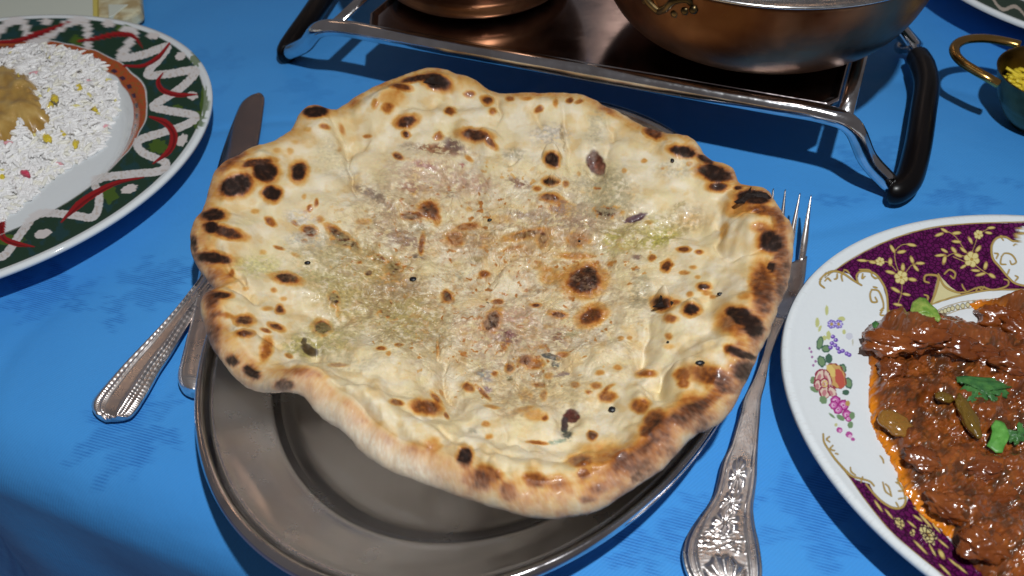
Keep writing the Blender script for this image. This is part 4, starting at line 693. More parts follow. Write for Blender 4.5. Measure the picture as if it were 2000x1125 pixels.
    for q in [(340,610,10,28,0,YG),(285,680,12,28,0,YG),(425,660,20,14,0,YG),(350,755,14,26,0,YG),(440,735,10,14,0,YG),(300,715,8,20,20,YG),(325,770,14,14,0,YG),(490,795,5,18,0,(.5,.5,.42)),(470,760,20,20,0,(.56,.58,.66))]: e4(*q)
    for q in [(300,800,20,40,10,DG),(335,832,26,22,0,DG),(300,800,14,32,10,LG),(335,832,19,15,0,LG),(310,905,24,34,-20,DG),(352,890,20,28,0,DG),(310,905,17,26,-20,LG),(430,948,24,28,0,DG),(430,948,17,20,0,LG),(465,1030,24,34,-20,DG),(465,1030,17,26,-20,LG),(262,1015,18,22,0,LG),(268,1068,28,14,30,LG),(450,1085,20,16,0,DG)]: e4(*q)
    for x, y in ((368,690),(408,690)):
        for k in range(7): an = k * .9; e4(x + 16 * math.cos(an), y + 18 * math.sin(an), 11, 9, 0, (.22, .16, .50)); e4(x + 14 * math.cos(an + .4), y + 14 * math.sin(an + .4), 7, 6, 0, (.55, .52, .78))
        e4(x, y, 9, 9, 0, (.42, .30, .10))
    for x, y in ((375,762),(392,782),(370,800),(388,812),(362,825),(404,830),(412,850),(432,845),(455,860),(470,868)): e4(x, y, 13, 12, 0, (.14, .07, .38)); e4(x - 3, y - 3, 6, 6, 0, (.42, .30, .68))
    for x, y in ((240,830),(250,850),(255,880),(275,905),(262,928)): e4(x, y, 7, 8, 0, (.34, .16, .34))
    e4(393, 990, 54, 78, -25, (.26, .05, .05)); e4(392, 988, 49, 72, -25, (.55, .34, .12)); e4(415, 1005, 26, 58, -15, (.48, .10, .07)); e4(365, 960, 20, 40, -30, (.66, .50, .16))
    for x, y, rx, ry, a in ((300,990,30,44,20),(345,1000,20,52,-20),(290,1040,26,34,-10),(330,1080,36,40,10),(370,1080,24,36,-30),(325,1030,26,30,0)): e4(x, y, rx, ry, a, (.28, .03, .07)); e4(x + 2, y + 2, rx - 7, ry - 7, a, (.68, .54, .44)); e4(x - 4, y + 8, rx * .35, ry * .5, a, (.50, .20, .22))
    for k in range(7): e4(330 + 12 * math.cos(k), 1035 + 16 * math.sin(k), 5, 5, 0, (.62, .46, .12))
    for x, y, r in ((385,125,30),(430,150,32),(400,175,28),(375,150,26),(450,205,28),(460,228,18)):
        e4(x, y, r, r, 0, (.34, .03, .20), S5); e4(x, y, r * .72, r * .7, 0, (.55, .14, .40), S5); e4(x - 3, y, r * .4, r * .42, 0, (.70, .45, .62), S5); e4(x, y, r * .18, r * .2, 0, (.42, .05, .26), S5)
    for q in [(455,140,14,16,0,(.45,.30,.10)),(415,222,26,14,30,LG),(480,210,16,22,0,LG),(365,210,22,7,40,LG),(470,262,16,20,0,LG),(388,262,9,10,0,(.5,.5,.25)),(408,292,18,16,40,(.42,.06,.28)),(412,296,9,9,40,(.66,.34,.55)),(462,318,20,18,0,(.42,.08,.30)),(468,328,11,11,0,(.70,.40,.60)),(485,345,12,10,0,(.42,.08,.30)),(315,120,24,20,40,LG)]: e4(*q[:6], S5)
    # lower cartouche gold
    g([(315,315),(320,360),(350,410),(385,460),(440,520),(480,555),(530,570),(580,585),(605,610)], 13, S5); g([(560,600),(600,650),(650,700),(710,735),(760,735),(785,700),(775,640),(750,600),(740,570)], 14, S5)
    g([(395,470),(470,570),(560,698),(700,868),(850,1000),(1010,1128)], 5, S5)
    for L in ([(350,330),(335,345),(352,360)],[(370,380),(355,400),(380,410)],[(400,430),(385,425)],[(470,505),(475,530),(500,550)],[(540,560),(530,590)],[(655,590),(670,640),(700,665)],[(670,600),(690,620),(705,670)],[(750,600),(730,590)],[(770,640),(745,640)],[(775,680),(745,685)],[(745,730),(730,705)],[(790,655),(815,670),(840,690)],[(640,440),(655,460),(660,480)]): g(L, 10, S5)
    for q in [(630,725,44,8,55),(690,770,40,7,50),(820,830,34,7,40),(855,795,34,7,35),(900,810,60,8,48),(960,850,40,7,50),(870,960,60,8,45),(940,980,40,7,60),(1000,940,40,7,40),(990,1000,14,34,-30),(1100,1080,50,8,40),(1010,1090,50,8,45),(1060,1050,40,7,40),(1120,1010,30,14,30),(860,750,34,7,30)]: leaf(*q, S5)
    e4(750, 822, 22, 34, -35, (.62, .52, .20), S5, .4); e4(915, 890, 34, 62, -38, (.62, .54, .24), S5, .5); e4(825, 878, 14, 18, 0, (.62, .52, .20), S5, .4); e4(915, 890, 9, 22, -38, (.40, .28, .08), S5)
    # light wear on the glaze
    p.mask(((rho > .975) & top) * sstep(.45, .6, fbm(u / 5, v / 5, 44, 2)) * .25, (.45, .42, .40))
    p.c[..., 3] *= top
    return p.c
lroot = empty('painted_plate', (lc[0], lc[1], 0), 'green rimmed dinner plate with painted white zigzag and red chillies, holding rice', 'plate')
plate_mesh('plate_body', lc, lax, lrt, LPROF, (math.radians(-12), math.radians(62)), M['china_green'], paint_left, lroot, (.6, .98), 300, 900)
rroot = empty('floral_plate', (rc[0], rc[1], 0), 'white dinner plate with purple and gold floral border, holding brown curry', 'plate')
plate_mesh('plate_body', rc, rax, rrt, RPROF, (math.radians(165), math.radians(78)), M['china_rose'], paint_right, rroot, (.6, .97), 330, 1150)

def prof_top(prof):
    n = int(np.argmax([a for a, b in prof])); return np.array(prof[:n + 1])
def plate_z(x, y, c, ax, rot, prof):
    cr, sr = math.cos(rot), math.sin(rot); dx, dy = x - c[0], y - c[1]
    r = np.hypot((dx * cr + dy * sr) / ax[0], (-dx * sr + dy * cr) / ax[1]); P = prof_top(prof); return np.interp(r, P[:, 0], P[:, 1])
def on_plate(u, v, c, ax, rot, prof, lift=0):
    z = np.full(np.shape(u), .01)
    for _ in range(6):
        P = U(u, v, z); z = plate_z(P[..., 0], P[..., 1], c, ax, rot, prof) + lift
    return U(u, v, z)

# ------------------------------------------------------------------ curry on the floral plate
CUR = [(1683,655),(1690,640),(1710,628),(1760,616),(1800,608),(1850,612),(1890,628),(1930,642),(1960,655),(1975,650),(1950,640),(1925,625),(1905,608),(1893,594),(1905,586),(1940,584),(1980,578),(2120,560),(2400,700),(2400,1300),(1960,1260),(1918,1125),(1880,1082),(1850,1045),(1800,1005),(1768,965),(1752,925),(1735,890),(1712,855),(1700,820),(1695,780),(1698,745),(1700,715),(1688,685)]
def curry():
    xs = np.arange(1670, 2150, 1.9); ys = np.arange(545, 1230, 1.9); u, v = np.meshgrid(xs, ys)
    P = on_plate(u, v, rc, rax, rrt, RPROF, .0002)
    du = u + 3.5 * fbm(u / 16, v / 16, 3, 2); dv = v + 3.5 * fbm(u / 16, v / 16, 6, 2)
    d = poly_sd(du, dv, CUR)
    body = .0052 * sstep(0, 42, d) + .0011 * sstep(0, 8, d)
    lump = 0
    for (x, y, rx, ry, a, h) in [(1760,660,80,34,12,8),(1860,672,90,32,8,7),(1720,655,34,28,0,5),(1975,610,60,34,8,9),(1950,655,40,26,0,5),(1830,770,60,36,10,4),(1760,780,44,40,0,3),(1900,820,70,44,0,4.5),(1780,870,50,36,30,3),(1860,910,70,50,0,4),(1960,930,70,50,0,5),(1880,1000,60,50,20,4),(1980,1050,80,60,0,5),(1905,1070,40,40,0,3),(1970,740,80,44,0,5),(1820,720,40,16,10,-5),(1870,1060,30,30,0,3)]:
        e = ell_d(du, dv - 9, x, y, rx, ry, a); lump = lump + h * .001 * (1 - sstep(.1, 1.3, e))
    rough_ = fbm(u / 34, v / 24, 12, 3) * .0021 + fbm(u / 17, v / 12, 16, 3) * .0010 + fbm(u / 8, v / 6.5, 22, 2) * .0002
    P[..., 2] += np.where(d > 0, body + (lump * .95 + rough_ * (1 - .55 * np.clip(lump / .006, 0, 1))) * sstep(3, 26, d), -.003)
    keep = (d > -2).ravel()
    oil = 1 - sstep(4, 17, d); oil = np.maximum(oil * (u < 1860), 0) * sstep(680, 760, v)
    oil = np.maximum(oil, (1 - sstep(6, 24, d)) * (u > 1880) * (v < 640) * (u < 1950))
    c1, c2, c3 = np.array((.26, .066, .011)), np.array((.11, .036, .011)), np.array((.36, .10, .012))
    f = sstep(-.3, .4, fbm(u / 40, v / 30, 30, 3))[..., None]; g = sstep(.1, .5, fbm(u / 22, v / 18, 34, 3))[..., None]
    C = c1 * (1 - f) + c2 * f; C = C * (1 - .6 * g) + c3 * .6 * g
    tp = (sstep(0, 1, np.clip(lump / .007, 0, 1)) * (v < 700))[..., None]; C = C * (1 - .6 * tp) + np.array((.26, .075, .018)) * .6 * tp
    C = C * (1 - oil[..., None]) + np.array((.78, .24, .004)) * oil[..., None]
    hb = sstep(.45, .6, fbm(u / 7, v / 6, 40, 2))[..., None] * .5; C = C * (1 - hb) + np.array((.06, .05, .012)) * hb
    F = grid_faces(len(ys), len(xs))[:, ::-1]; F = F[keep[F].all(1)]; used = np.unique(F); mp = -np.ones(keep.size, int); mp[used] = np.arange(len(used))
    o = empty('curry', tuple(P[len(ys) // 2, len(xs) // 2]), 'glossy brown meat curry with orange oil edge spread over the floral plate', 'curry')
    mesh_obj('sauce', P.reshape(-1, 3)[used], mp[F].copy(), M['curry'], o, True, {'tint': np.concatenate([C, np.ones(C.shape[:2] + (1,))], -1).reshape(-1, 4)[used]})
    Pf = P.reshape(-1, 3)[keep]; uf, vf = PX(Pf)
    def sz(x, y): return Pf[np.argmin((uf - x) ** 2 + (vf - y) ** 2)]
    return o, sz
croot, csurf = curry()
def piece(name, outline, material, parent, surf, lift=.001, thick=.0012, dome=.002, curl=0, n=10, label=None, cat=None, group=None, seed=1):
    """a leaf or slice lying on food: outline in photo pixels laid on the surface, domed, with real thickness"""
    P = np.array(outline, float); c = P.mean(0); rings = []; N = len(P)
    zc = surf(*c)[2]; kz = []
    V = []; 
    for r in np.linspace(0.001, 1, n):
        for j in range(N):
            q = c + (P[j] - c) * r; kz.append((q[0], q[1], r, j))
    q = np.array(kz); zz = zc + lift + dome * (1 - q[:, 2] ** 2) + curl * (q[:, 2] ** 2) * np.cos(2 * math.pi * q[:, 3] / N + seed) + .0005 * perlin(q[:, 0] / 5, q[:, 1] / 5, seed)
    W = U(q[:, 0], q[:, 1], zz); W2 = W.copy(); W2[:, 2] -= thick
    F = grid_faces(n, N, True); K = len(W); F2 = (F + K)[:, ::-1]; side = np.array([((n - 1) * N + j, (n - 1) * N + (j + 1) % N, K + (n - 1) * N + (j + 1) % N, K + (n - 1) * N + j) for j in range(N)])
    o = mesh_obj(name, np.vstack([W, W2]), np.vstack([F, F2, side]).copy(), material, parent)
    if label: tag(o, label, cat, group)
    return o
def blob_outline(x, y, rx, ry, a, n=22, wob=.1, seed=0):
    t_ = np.linspace(0, 2 * math.pi, n, endpoint=False); r = 1 + wob * perlin(np.cos(t_) * 2 + seed, np.sin(t_) * 2, seed); ca, sa = math.cos(math.radians(a)), math.sin(math.radians(a))
    X_, Y_ = r * rx * np.cos(t_), r * ry * np.sin(t_); return [(x + i * ca - j * sa, y + i * sa + j * ca) for i, j in zip(X_, Y_)]
def chunk(x, y, rx, ry, a, h, tint, sd):
    c0 = csurf(x, y); kx = .00025; n1_, n2_ = 26, 34; V = []
    for i in range(n1_):
        f = math.pi * i / (n1_ - 1)
        for j in range(n2_):
            t_ = 2 * math.pi * j / n2_; V.append((math.sin(f) * math.cos(t_), math.sin(f) * math.sin(t_), math.cos(f)))
    V = np.array(V); nn = 1 + .30 * fbm(V[:, 0] * 1.7 + sd, V[:, 1] * 1.7 + V[:, 2], sd, 2) + .16 * fbm(V[:, 0] * 4 + sd, V[:, 1] * 5 + V[:, 2] * 3, sd + 3, 3); V = V * nn[:, None]
    X_, Y_ = V[:, 0] * rx * kx, V[:, 1] * ry * kx * 1.25; ca, sa = math.cos(math.radians(-a)), math.sin(math.radians(-a))
    W = np.stack([X_ * ca - Y_ * sa, X_ * sa + Y_ * ca, V[:, 2] * h], 1) + np.array([c0[0], c0[1], c0[2] - h * .35])
    mesh_obj('meat_chunk', W, grid_faces(n1_, n2_, True)[:, ::-1].copy(), M['curry_smooth'], croot, True, {'tint': np.tile((tint[0] * 1.08, tint[1] * 1.0, tint[2] * .7, 1), (len(W), 1))})
M['curry_smooth'] = sauce('curry_glaze', (.2, .06, .015), (.62, .50, .42), .25, 80, .0018)
for i, q in enumerate([(1738,662,38,22,12,.0040,(.25,.070,.016)),(1800,652,40,22,4,.0044,(.24,.066,.015)),(1862,664,42,20,14,.0042,(.22,.062,.015)),(1915,688,36,18,22,.0036,(.20,.055,.014)),(1962,612,36,20,4,.0046,(.26,.074,.017)),(2010,640,40,26,16,.0052,(.25,.07,.016)),(1985,704,34,18,0,.0036,(.20,.055,.015)),(1742,715,22,15,-30,.0030,(.19,.052,.014)),(1805,895,26,15,30,.0022,(.20,.056,.015)),(1925,905,28,15,-10,.0024,(.19,.052,.015)),(1862,985,32,17,20,.0026,(.22,.062,.015)),(1962,975,34,19,-10,.0030,(.20,.055,.014)),(1925,1060,30,18,10,.0028,(.22,.062,.015))]): chunk(*q[:6], q[6], i * 3 + 1)
piece('onion_slice', blob_outline(1750, 826, 38, 20, 30, 26, .2, 2), M['onion'], croot, csurf, .0016, .0010, .0010)
piece('pepper_slice', blob_outline(1893, 812, 14, 48, -28, 26, .15, 5), M['pepper'], croot, csurf, .0014, .0012, .0014)
piece('pepper_slice', blob_outline(1845, 775, 20, 9, 20, 20, .2, 7), M['pepper'], croot, csurf, .0012, .001, .001)
def frond(cx, cy, ax_, ay, spread, rot, lobes, seed):
    out = []; rs = np.random.RandomState(seed)
    for i in range(lobes):
        a0 = rot - spread / 2 + spread * (i / lobes); a1 = a0 + spread / lobes
        for k, rr in ((.08, .72), (.3, 1.0), (.5, .93), (.7, 1.02), (.92, .74)):
            a = math.radians(a0 + (a1 - a0) * k); f = rr * rs.uniform(.92, 1.06); out.append((cx + ax_ * f * math.cos(a), cy + ay * f * math.sin(a)))
    out.append((cx - 4, cy - 5)); out.append((cx + 4, cy - 5)); return out
piece('coriander_leaf', frond(1926, 742, 58, 52, 200, 95, 7, 1), M['leaf'], None, csurf, .0020, .00025, .0008, .0012, 12, 'large dark green fan shaped coriander leaf, topmost on the curry', 'herb leaf', seed=2)
piece('coriander_leaf', [(1927,870),(1934,858),(1938,842),(1936,832),(1944,820),(1955,822),(1962,826),(1968,838),(1972,850),(1968,862),(1962,872),(1958,884),(1945,884),(1936,876)], M['leaf_bright'], None, csurf, .0034, .00025, .0004, .0005, 8, 'bright green coriander sprig piece below the large dark leaf on the curry', 'herb leaf', seed=4)
piece('coriander_leaf', frond(1985, 846, 22, 24, 300, 60, 6, 3), M['leaf'], None, csurf, .002, .0003, .001, .001, 8, 'small dark green coriander leaf at the right edge beside the bright sprig', 'herb leaf', seed=6)
piece('coriander_leaf', [(1703,631),(1710,626),(1716,630),(1722,627),(1726,634),(1720,641),(1711,643),(1705,638)], M['leaf'], None, csurf, .001, .0003, .001, 0, 6, 'tiny dark green herb scrap at the upper left end of the curry', 'herb leaf', seed=8)
def rim_surf(x, y): return on_plate(np.array([x]), np.array([y]), rc, rax, rrt, RPROF)[0] + np.array([0, 0, .010])
piece('lettuce_scrap', [(1778,606),(1782,590),(1796,580),(1808,582),(1816,592),(1830,604),(1838,622),(1834,628),(1818,620),(1800,618),(1784,616)], M['leaf_pale'], None, rim_surf, .0012, .0004, .0014, .0016, 10, 'pale yellow green leaf scrap standing between curry and purple border', 'leaf', seed=3)

# ------------------------------------------------------------------ rice and korma on the painted plate
RICE = [(-260,110),(-60,96),(0,100),(40,92),(80,88),(120,96),(165,108),(200,130),(222,165),(228,195),(222,225),(208,250),(195,285),(180,300),(150,312),(120,330),(85,355),(60,380),(35,400),(0,425),(-60,450),(-260,480)]
KORMA = [(-260,170),(-60,168),(0,170),(40,168),(75,180),(92,200),(96,225),(112,240),(112,262),(98,282),(80,284),(62,278),(48,300),(30,318),(0,330),(-60,345),(-260,350)]
def rice(name, poly, c, ax, rot, prof, n, label, xr, yr, dark=None, peak=.016):
    xs = np.arange(xr[0], xr[1], 5.0); ys = np.arange(yr[0], yr[1], 5.0); u, v = np.meshgrid(xs, ys)
    d = poly_sd(u, v, poly); hh = lambda u, v, d: (peak * sstep(-4, 90, d) + .0030 * fbm(u / 24, v / 18, 3, 3) * sstep(0, 20, d))
    P = on_plate(u, v, c, ax, rot, prof, .0003); P[..., 2] += np.where(d > 0, hh(u, v, d), -.002)
    keep = (d > -5).ravel(); F = grid_faces(len(ys), len(xs))[:, ::-1]; F = F[keep[F].all(1)]
    V = [P.reshape(-1, 3)]; Fs = [F]; K = u.size; T = [np.tile((.88, .87, .85, 1), (K, 1))]
    # one grain: a slim spindle
    seg = np.array([(-1, .05), (-.75, .62), (-.25, 1.0), (.3, 1.0), (.78, .6), (1, .05)]); nk = 6
    G = np.array([(a, b * math.cos(k * 2 * math.pi / nk), b * math.sin(k * 2 * math.pi / nk)) for a, b in seg for k in range(nk)]); GF = grid_faces(len(seg), nk, True)
    rs = np.random.RandomState(3); k0 = K
    xx = rs.uniform(xr[0], xr[1], n * 4); yy = rs.uniform(yr[0], yr[1], n * 4); dd = poly_sd(xx, yy, poly); ok = np.nonzero((dd > -3) & (poly_sd(xx, yy - 4, KORMA) < 2))[0][:n]
    xx, yy, dd = xx[ok], yy[ok], dd[ok]; B = on_plate(xx, yy, c, ax, rot, prof, .0006); B[:, 2] += hh(xx, yy, np.clip(dd, 0, 999)) + rs.uniform(-.0009, .0003, len(xx))
    for i in range(len(xx)):
        yaw = rs.uniform(0, 6.28); pit = rs.normal(0, .13); L = rs.uniform(.0027, .0042); Rr = rs.uniform(.00085, .0011)
        g = G * (L, Rr, Rr); g[:, 2] += .0006 * (g[:, 0] / L) ** 2 * rs.uniform(-1, .6)
        cp, sp = math.cos(pit), math.sin(pit); g = np.stack([g[:, 0] * cp - g[:, 2] * sp, g[:, 1], g[:, 0] * sp + g[:, 2] * cp], 1)
        cy_, sy_ = math.cos(yaw), math.sin(yaw); g = np.stack([g[:, 0] * cy_ - g[:, 1] * sy_, g[:, 0] * sy_ + g[:, 1] * cy_, g[:, 2]], 1) + B[i]
        V.append(g); Fs.append(GF + k0); k0 += len(G); q = rs.uniform()
        cc = (.88, .87, .86) if q < .86 else (.86, .84, .74) if q < .982 else (.76, .68, .26) if q < .993 else (.76, .36, .40)
        T.append(np.tile((*(np.array(cc) * rs.uniform(.92, 1.05)), 1), (len(G), 1)))
    o = mesh_obj(name, np.vstack(V), np.vstack(Fs).copy(), M['rice'], None, True, {'tint': np.vstack(T)}); tag(o, label, 'rice', kind='stuff')
    Pf = P.reshape(-1, 3)[keep]; uf, vf = PX(Pf)
    return lambda x, y: Pf[np.argmin((uf - x) ** 2 + (vf - y) ** 2)]
rsurf = rice('boiled_rice', RICE, lc, lax, lrt, LPROF, 4300, 'mound of boiled white rice with yellow and pink grains on the green rimmed plate', (-200, 240), (80, 460))
for i, (x, y, rx, ry, a) in enumerate([(91, 267, 11, 10, 0), (97, 204, 8, 13, 20), (106, 190, 8, 8, 0), (146, 280, 7, 10, 20), (122, 258, 7, 7, 0), (184, 212, 7, 6, 0), (152, 168, 9, 8, 0), (3, 342, 7, 7, 0), (36, 148, 7, 6, 0)]):
    piece('yellow_rice_clump', blob_outline(x, y, rx * .85, ry * .85, a, 14, .5, i), M['yellow_rice'], None, rsurf, .0012, .0012, .0012, 0, 5, ['bright yellow rice clump on the right edge of the yellow brown sauce', 'upright yellow rice clump at upper right of the sauce', 'faint yellow clump just above the sauce corner', 'yellow clump low on the right slope of the rice', 'small yellow clump between sauce and rice slope', 'small yellow clump near the rightmost tip of the rice', 'pale yellow clump high on the rice mound', 'yellow clump at the left frame edge below the sauce', 'pale yellow clump above the sauce near the left frame edge'][i], 'rice clump', 'yellow clumps in the rice', i)
def korma():
    poly = [(x, y + 10) for x, y in KORMA]
    xs = np.arange(-180, 125, 2.5); ys = np.arange(155, 350, 2.5); u, v = np.meshgrid(xs, ys); d = poly_sd(u + 4 * fbm(u / 12, v / 12, 2, 2), v + 4 * fbm(u / 12, v / 12, 5, 2), poly)
    xr = U(u, v, .02); dr = poly_sd(u, v, RICE); P = on_plate(u, v, lc, lax, lrt, LPROF, .0006); P[..., 2] += .016 * sstep(-4, 90, dr) + np.where(d > 0, .0032 * sstep(0, 16, d) + .0014 * fbm(u / 34, v / 26, 8, 2), -.004)
    keep = (d > -3).ravel(); F = grid_faces(len(ys), len(xs))[:, ::-1]; F = F[keep[F].all(1)]
    f = sstep(-.3, .5, fbm(u / 40, v / 26, 10, 3))[..., None]; C = np.array((.45, .27, .060)) * (1 - f) + np.array((.54, .36, .11)) * f
    e = (1 - sstep(0, 14, d))[..., None]; C = C * (1 - .4 * e) + np.array((.30, .17, .04)) * .4 * e
    o = mesh_obj('korma_sauce', P.reshape(-1, 3), F.copy(), M['korma'], None, True, {'tint': np.concatenate([C, np.ones(C.shape[:2] + (1,))], -1).reshape(-1, 4)})
    tag(o, 'smooth yellow brown sauce poured over the white rice at the left edge', 'sauce')
korma()
for i, (x, y) in enumerate([(48, 336)]):
    piece('pink_rice_clump', blob_outline(x, y, 9 - 3 * i, 5, 15, 10, .3, i), M.setdefault('pink', mat('pink_rice', (.62, .06, .12), .4)), None, rsurf, .002, .002, .001, 0, 4, ['red grain lying below the yellow brown sauce', 'pink grain near the right end of the rice mound'][i], 'rice clump')

# ------------------------------------------------------------------ cutlery
def ribbon(name, st, material, parent, relief=None, thick=.0016, n=120, mm=26, edge=3.0, closed_end=(True, True)):
    """st: (xl, yl, xr, yr, z) rows of photo pixels across the piece, top to bottom; solid with thickness"""
    S_ = smooth_line(st, 1) if False else np.array(st, float)
    t0 = np.linspace(0, 1, len(S_)); tq = np.linspace(0, 1, n); Q = smooth_line(S_, 10); Q = np.stack([np.interp(tq, np.linspace(0, 1, len(Q)), Q[:, i]) for i in range(5)], 1)
    Lp = U(Q[:, 0], Q[:, 1], Q[:, 4]); Rp = U(Q[:, 2], Q[:, 3], Q[:, 4]); s = np.linspace(-1, 1, mm)
    G = Lp[:, None] * (1 - (s[None, :, None] + 1) / 2) + Rp[:, None] * ((s[None, :, None] + 1) / 2)
    A, B = np.meshgrid(tq, s, indexing='ij'); dz = -thick * .5 * abs(B) ** (edge * 2)
    if relief is not None: dz = dz + relief(A, B)
    T = G.copy(); T[..., 2] += dz + thick * .5; Bt = G.copy(); Bt[..., 2] -= thick * .5
    F = grid_faces(n, mm); K = n * mm; F2 = (F + K)[:, ::-1]; loop = [i * mm for i in range(n)] + [(n - 1) * mm + j for j in range(1, mm)] + [i * mm + mm - 1 for i in range(n - 2, -1, -1)] + list(range(mm - 2, 0, -1))
    side = np.array([(loop[i], loop[(i + 1) % len(loop)], loop[(i + 1) % len(loop)] + K, loop[i] + K) for i in range(len(loop))])
    return mesh_obj(name, np.vstack([T.reshape(-1, 3), Bt.reshape(-1, 3)]), np.vstack([F, F2, side])[:, ::-1].copy(), material, parent)
# dinner fork
fk = empty('dinner_fork', u1(1410, 1000), 'ornate silver dinner fork with shell handle lying beside the floral plate', 'fork')
def f2(x): return 1300 + x / 3.26
def g2(y): return 780 + y / 3.26
hs = [(1512,622,1534,626,.0130),(1500,655,1518,660,.0125),(1488,700,1503,704,.0115),(1470,745,1495,748,.0100)] + [(f2(a), g2(y), f2(b), g2(y + 8), z) for y, a, b, z in [(0,495,607,.0088),(100,470,600,.0078),(200,440,592,.0068),(300,408,586,.0060),(400,360,582,.0052),(500,335,578,.0046),(600,308,566,.0042),(680,264,556,.0040),(750,212,560,.0040),(830,158,573,.0040),(900,124,590,.0040),(980,108,603,.0040),(1060,120,612,.0038),(1130,150,610,.0034),(1190,215,585,.0028),(1235,300,520,.0024)]]
def fork_relief(A, B):
    y = A  # 0 neck .. 1 end
    b = abs(B); wide = sstep(.2, .5, y)
    r = .0009 * np.exp(-((b - .86) / .055) ** 2) + .0007 * np.exp(-((b - .70) / .045) ** 2) * sstep(.3, .5, y) - .0006 * np.exp(-((b - .78) / .03) ** 2) * sstep(.25, .4, y)
    r += .00055 * sstep(.90, 1.0, b)
    # shell flutes at the broad end
    cx, cy = (A - 1.0) * 3.6, B; rr = np.hypot(cx, cy); th = np.arctan2(cy, -cx); sh = sstep(.12, .22, rr) * (1 - sstep(.66, .74, rr + .03 * np.cos(th * 12))) * (A > .76)
    r += sh * (.0014 * (.5 + .5 * np.cos(th * 12)) ** .7 * sstep(.1, .5, rr))
    # leaf sprays on the shank
    for c0, sg in ((.47, 1), (.57, -1), (.655, 1)):
        q = (A - c0) * 9; rl = np.hypot(q, B * 1.25); tl = np.arctan2(B * 1.25, sg * q); m_ = (1 - sstep(.42, .6, rl))
        r += m_ * .0009 * (.5 + .5 * np.cos(tl * 9 + rl * 5)) * sstep(.05, .15, rl)
    r += .00045 * np.clip(fbm(A * 60, B * 6, 5, 3), 0, 1) * sstep(.66, .72, A) * (1 - sstep(.76, .82, A)) * (b < .62)
    return r + .00003 * fbm(A * 90, B * 9, 7, 2)
ribbon('handle', hs, M['silver'], fk, fork_relief, .0022, 420, 64)
# fork head: root plate and four tines
ribbon('tine_root', [(1525,520,1577,500,.0068),(1520,550,1572,545,.0060),(1516,580,1562,578,.0060),(1512,600,1548,600,.0080),(1510,622,1537,626,.0118)], M['silver'], fk, lambda A, B: -.0010 * (1 - B ** 2), .0018, 40, 20)
for (tx, ty, bx, by) in ((1510, 371, 1500, 520), (1533.5, 373, 1518, 520), (1562, 380, 1536, 515), (1583.5, 384, 1566, 510)):
    P = []; n = 7
    st = [(tx - 1.8 - (bx - tx) * 0 + (bx - tx) * q - 5.4 * min(1, q * 1.5), ty + (by - ty) * q, tx + 1.8 + (bx - tx) * q + 5.4 * min(1, q * 1.5), ty + (by - ty) * q, .0145 * (1 - q) ** 1.3 + .0062) for q in np.linspace(0, 1, n)]
    ribbon('tine', st, M['silver'], fk, None, .0019, 40, 10, 1.0)
# table knife, blade up, handle end below the platter edge
kn = empty('table_knife', u1(430, 400), 'silver table knife with rounded blade tip passing under the naan left side', 'knife')
ribbon('blade', [(503,182,513,183,.003),(488,187,516,192,.003),(470,203,514,212,.003),(454,240,508,255,.003),(440,278,501,292,.003),(428,315,494,330,.003),(416,360,487,372,.003),(405,410,480,420,.003),(395,470,470,478,.003),(388,530,455,535,.0032)], M['blade'], kn, lambda A, B: -.0004 * (B + 1), .0014, 90, 14, 2)
def kh(A, B): return .0016 * np.sqrt(np.clip(1 - B ** 2, 0, 1)) + .0004 * np.exp(-((abs(B) - .6) / .1) ** 2) + .0004 * sstep(.6, .8, A) * np.sin(A * 160) * (abs(B) < .7)
ribbon('handle', [(388,530,440,535,.004),(375,618,428,624,.004),(364,662,420,668,.004),(353,705,414,710,.004),(347,732,412,738,.004),(349,750,408,754,.004),(358,764,398,768,.004),(372,771,390,772,.004)], M['silver'], kn, kh, .004, 120, 24, 1.5)
# second piece: beaded handle lying on the cloth
sp = empty('dessert_spoon', u1(290, 680), 'silver spoon with ribbed reeded handle pointing to lower left, bowl hidden under the naan', 'spoon')
def sh_(A, B):
    b = abs(B); r = .0004 * np.exp(-((b - .80) / .10) ** 2) + .00085 * np.exp(-((b - .45) / .10) ** 2) * sstep(.15, .35, A) * (1 - sstep(.86, .92, A)) + .0005 * np.exp(-((b - 0) / .2) ** 2) * (1 - sstep(.15, .4, A))
    r += .00005 * np.sin(A * 330) * (sstep(.35, .45, b)) * (1 - sstep(.9, .95, b)); r -= .0005 * np.exp(-((b - .63) / .05) ** 2)
    e = sstep(.885, .91, A); r += e * .0006 * np.cos(B * 9) * np.cos((A - .95) * 60)
    return r
ribbon('handle', [(425,470,450,478,.0095),(408,505,432,522,.0080),(391,541,416,560,.0068),(368,572,394,590,.0060),(343,603,374,622,.0054),(313,636,352,658,.0048),(284,666,333,690,.0044),(238,714,312,722,.0040),(208,748,292,758,.0038),(190,769,277,783,.0036),(180,785,268,797,.0034),(180,800,256,811,.0032),(190,813,244,817,.0028),(204,821,228,820,.0024)], M['silver'], sp, sh_, .0024, 420, 48)
V, F = lathe([(0, -.0006), (.5, -.0004), (.85, .0016), (1, .004), (.97, .0046), (.82, .0024), (.5, .0004), (0, 0)], (-.116, .316, .0012), 40, (.013, .02), -.6)
mesh_obj('spoon_bowl', V, F[:, ::-1].copy(), M['silver'], sp)

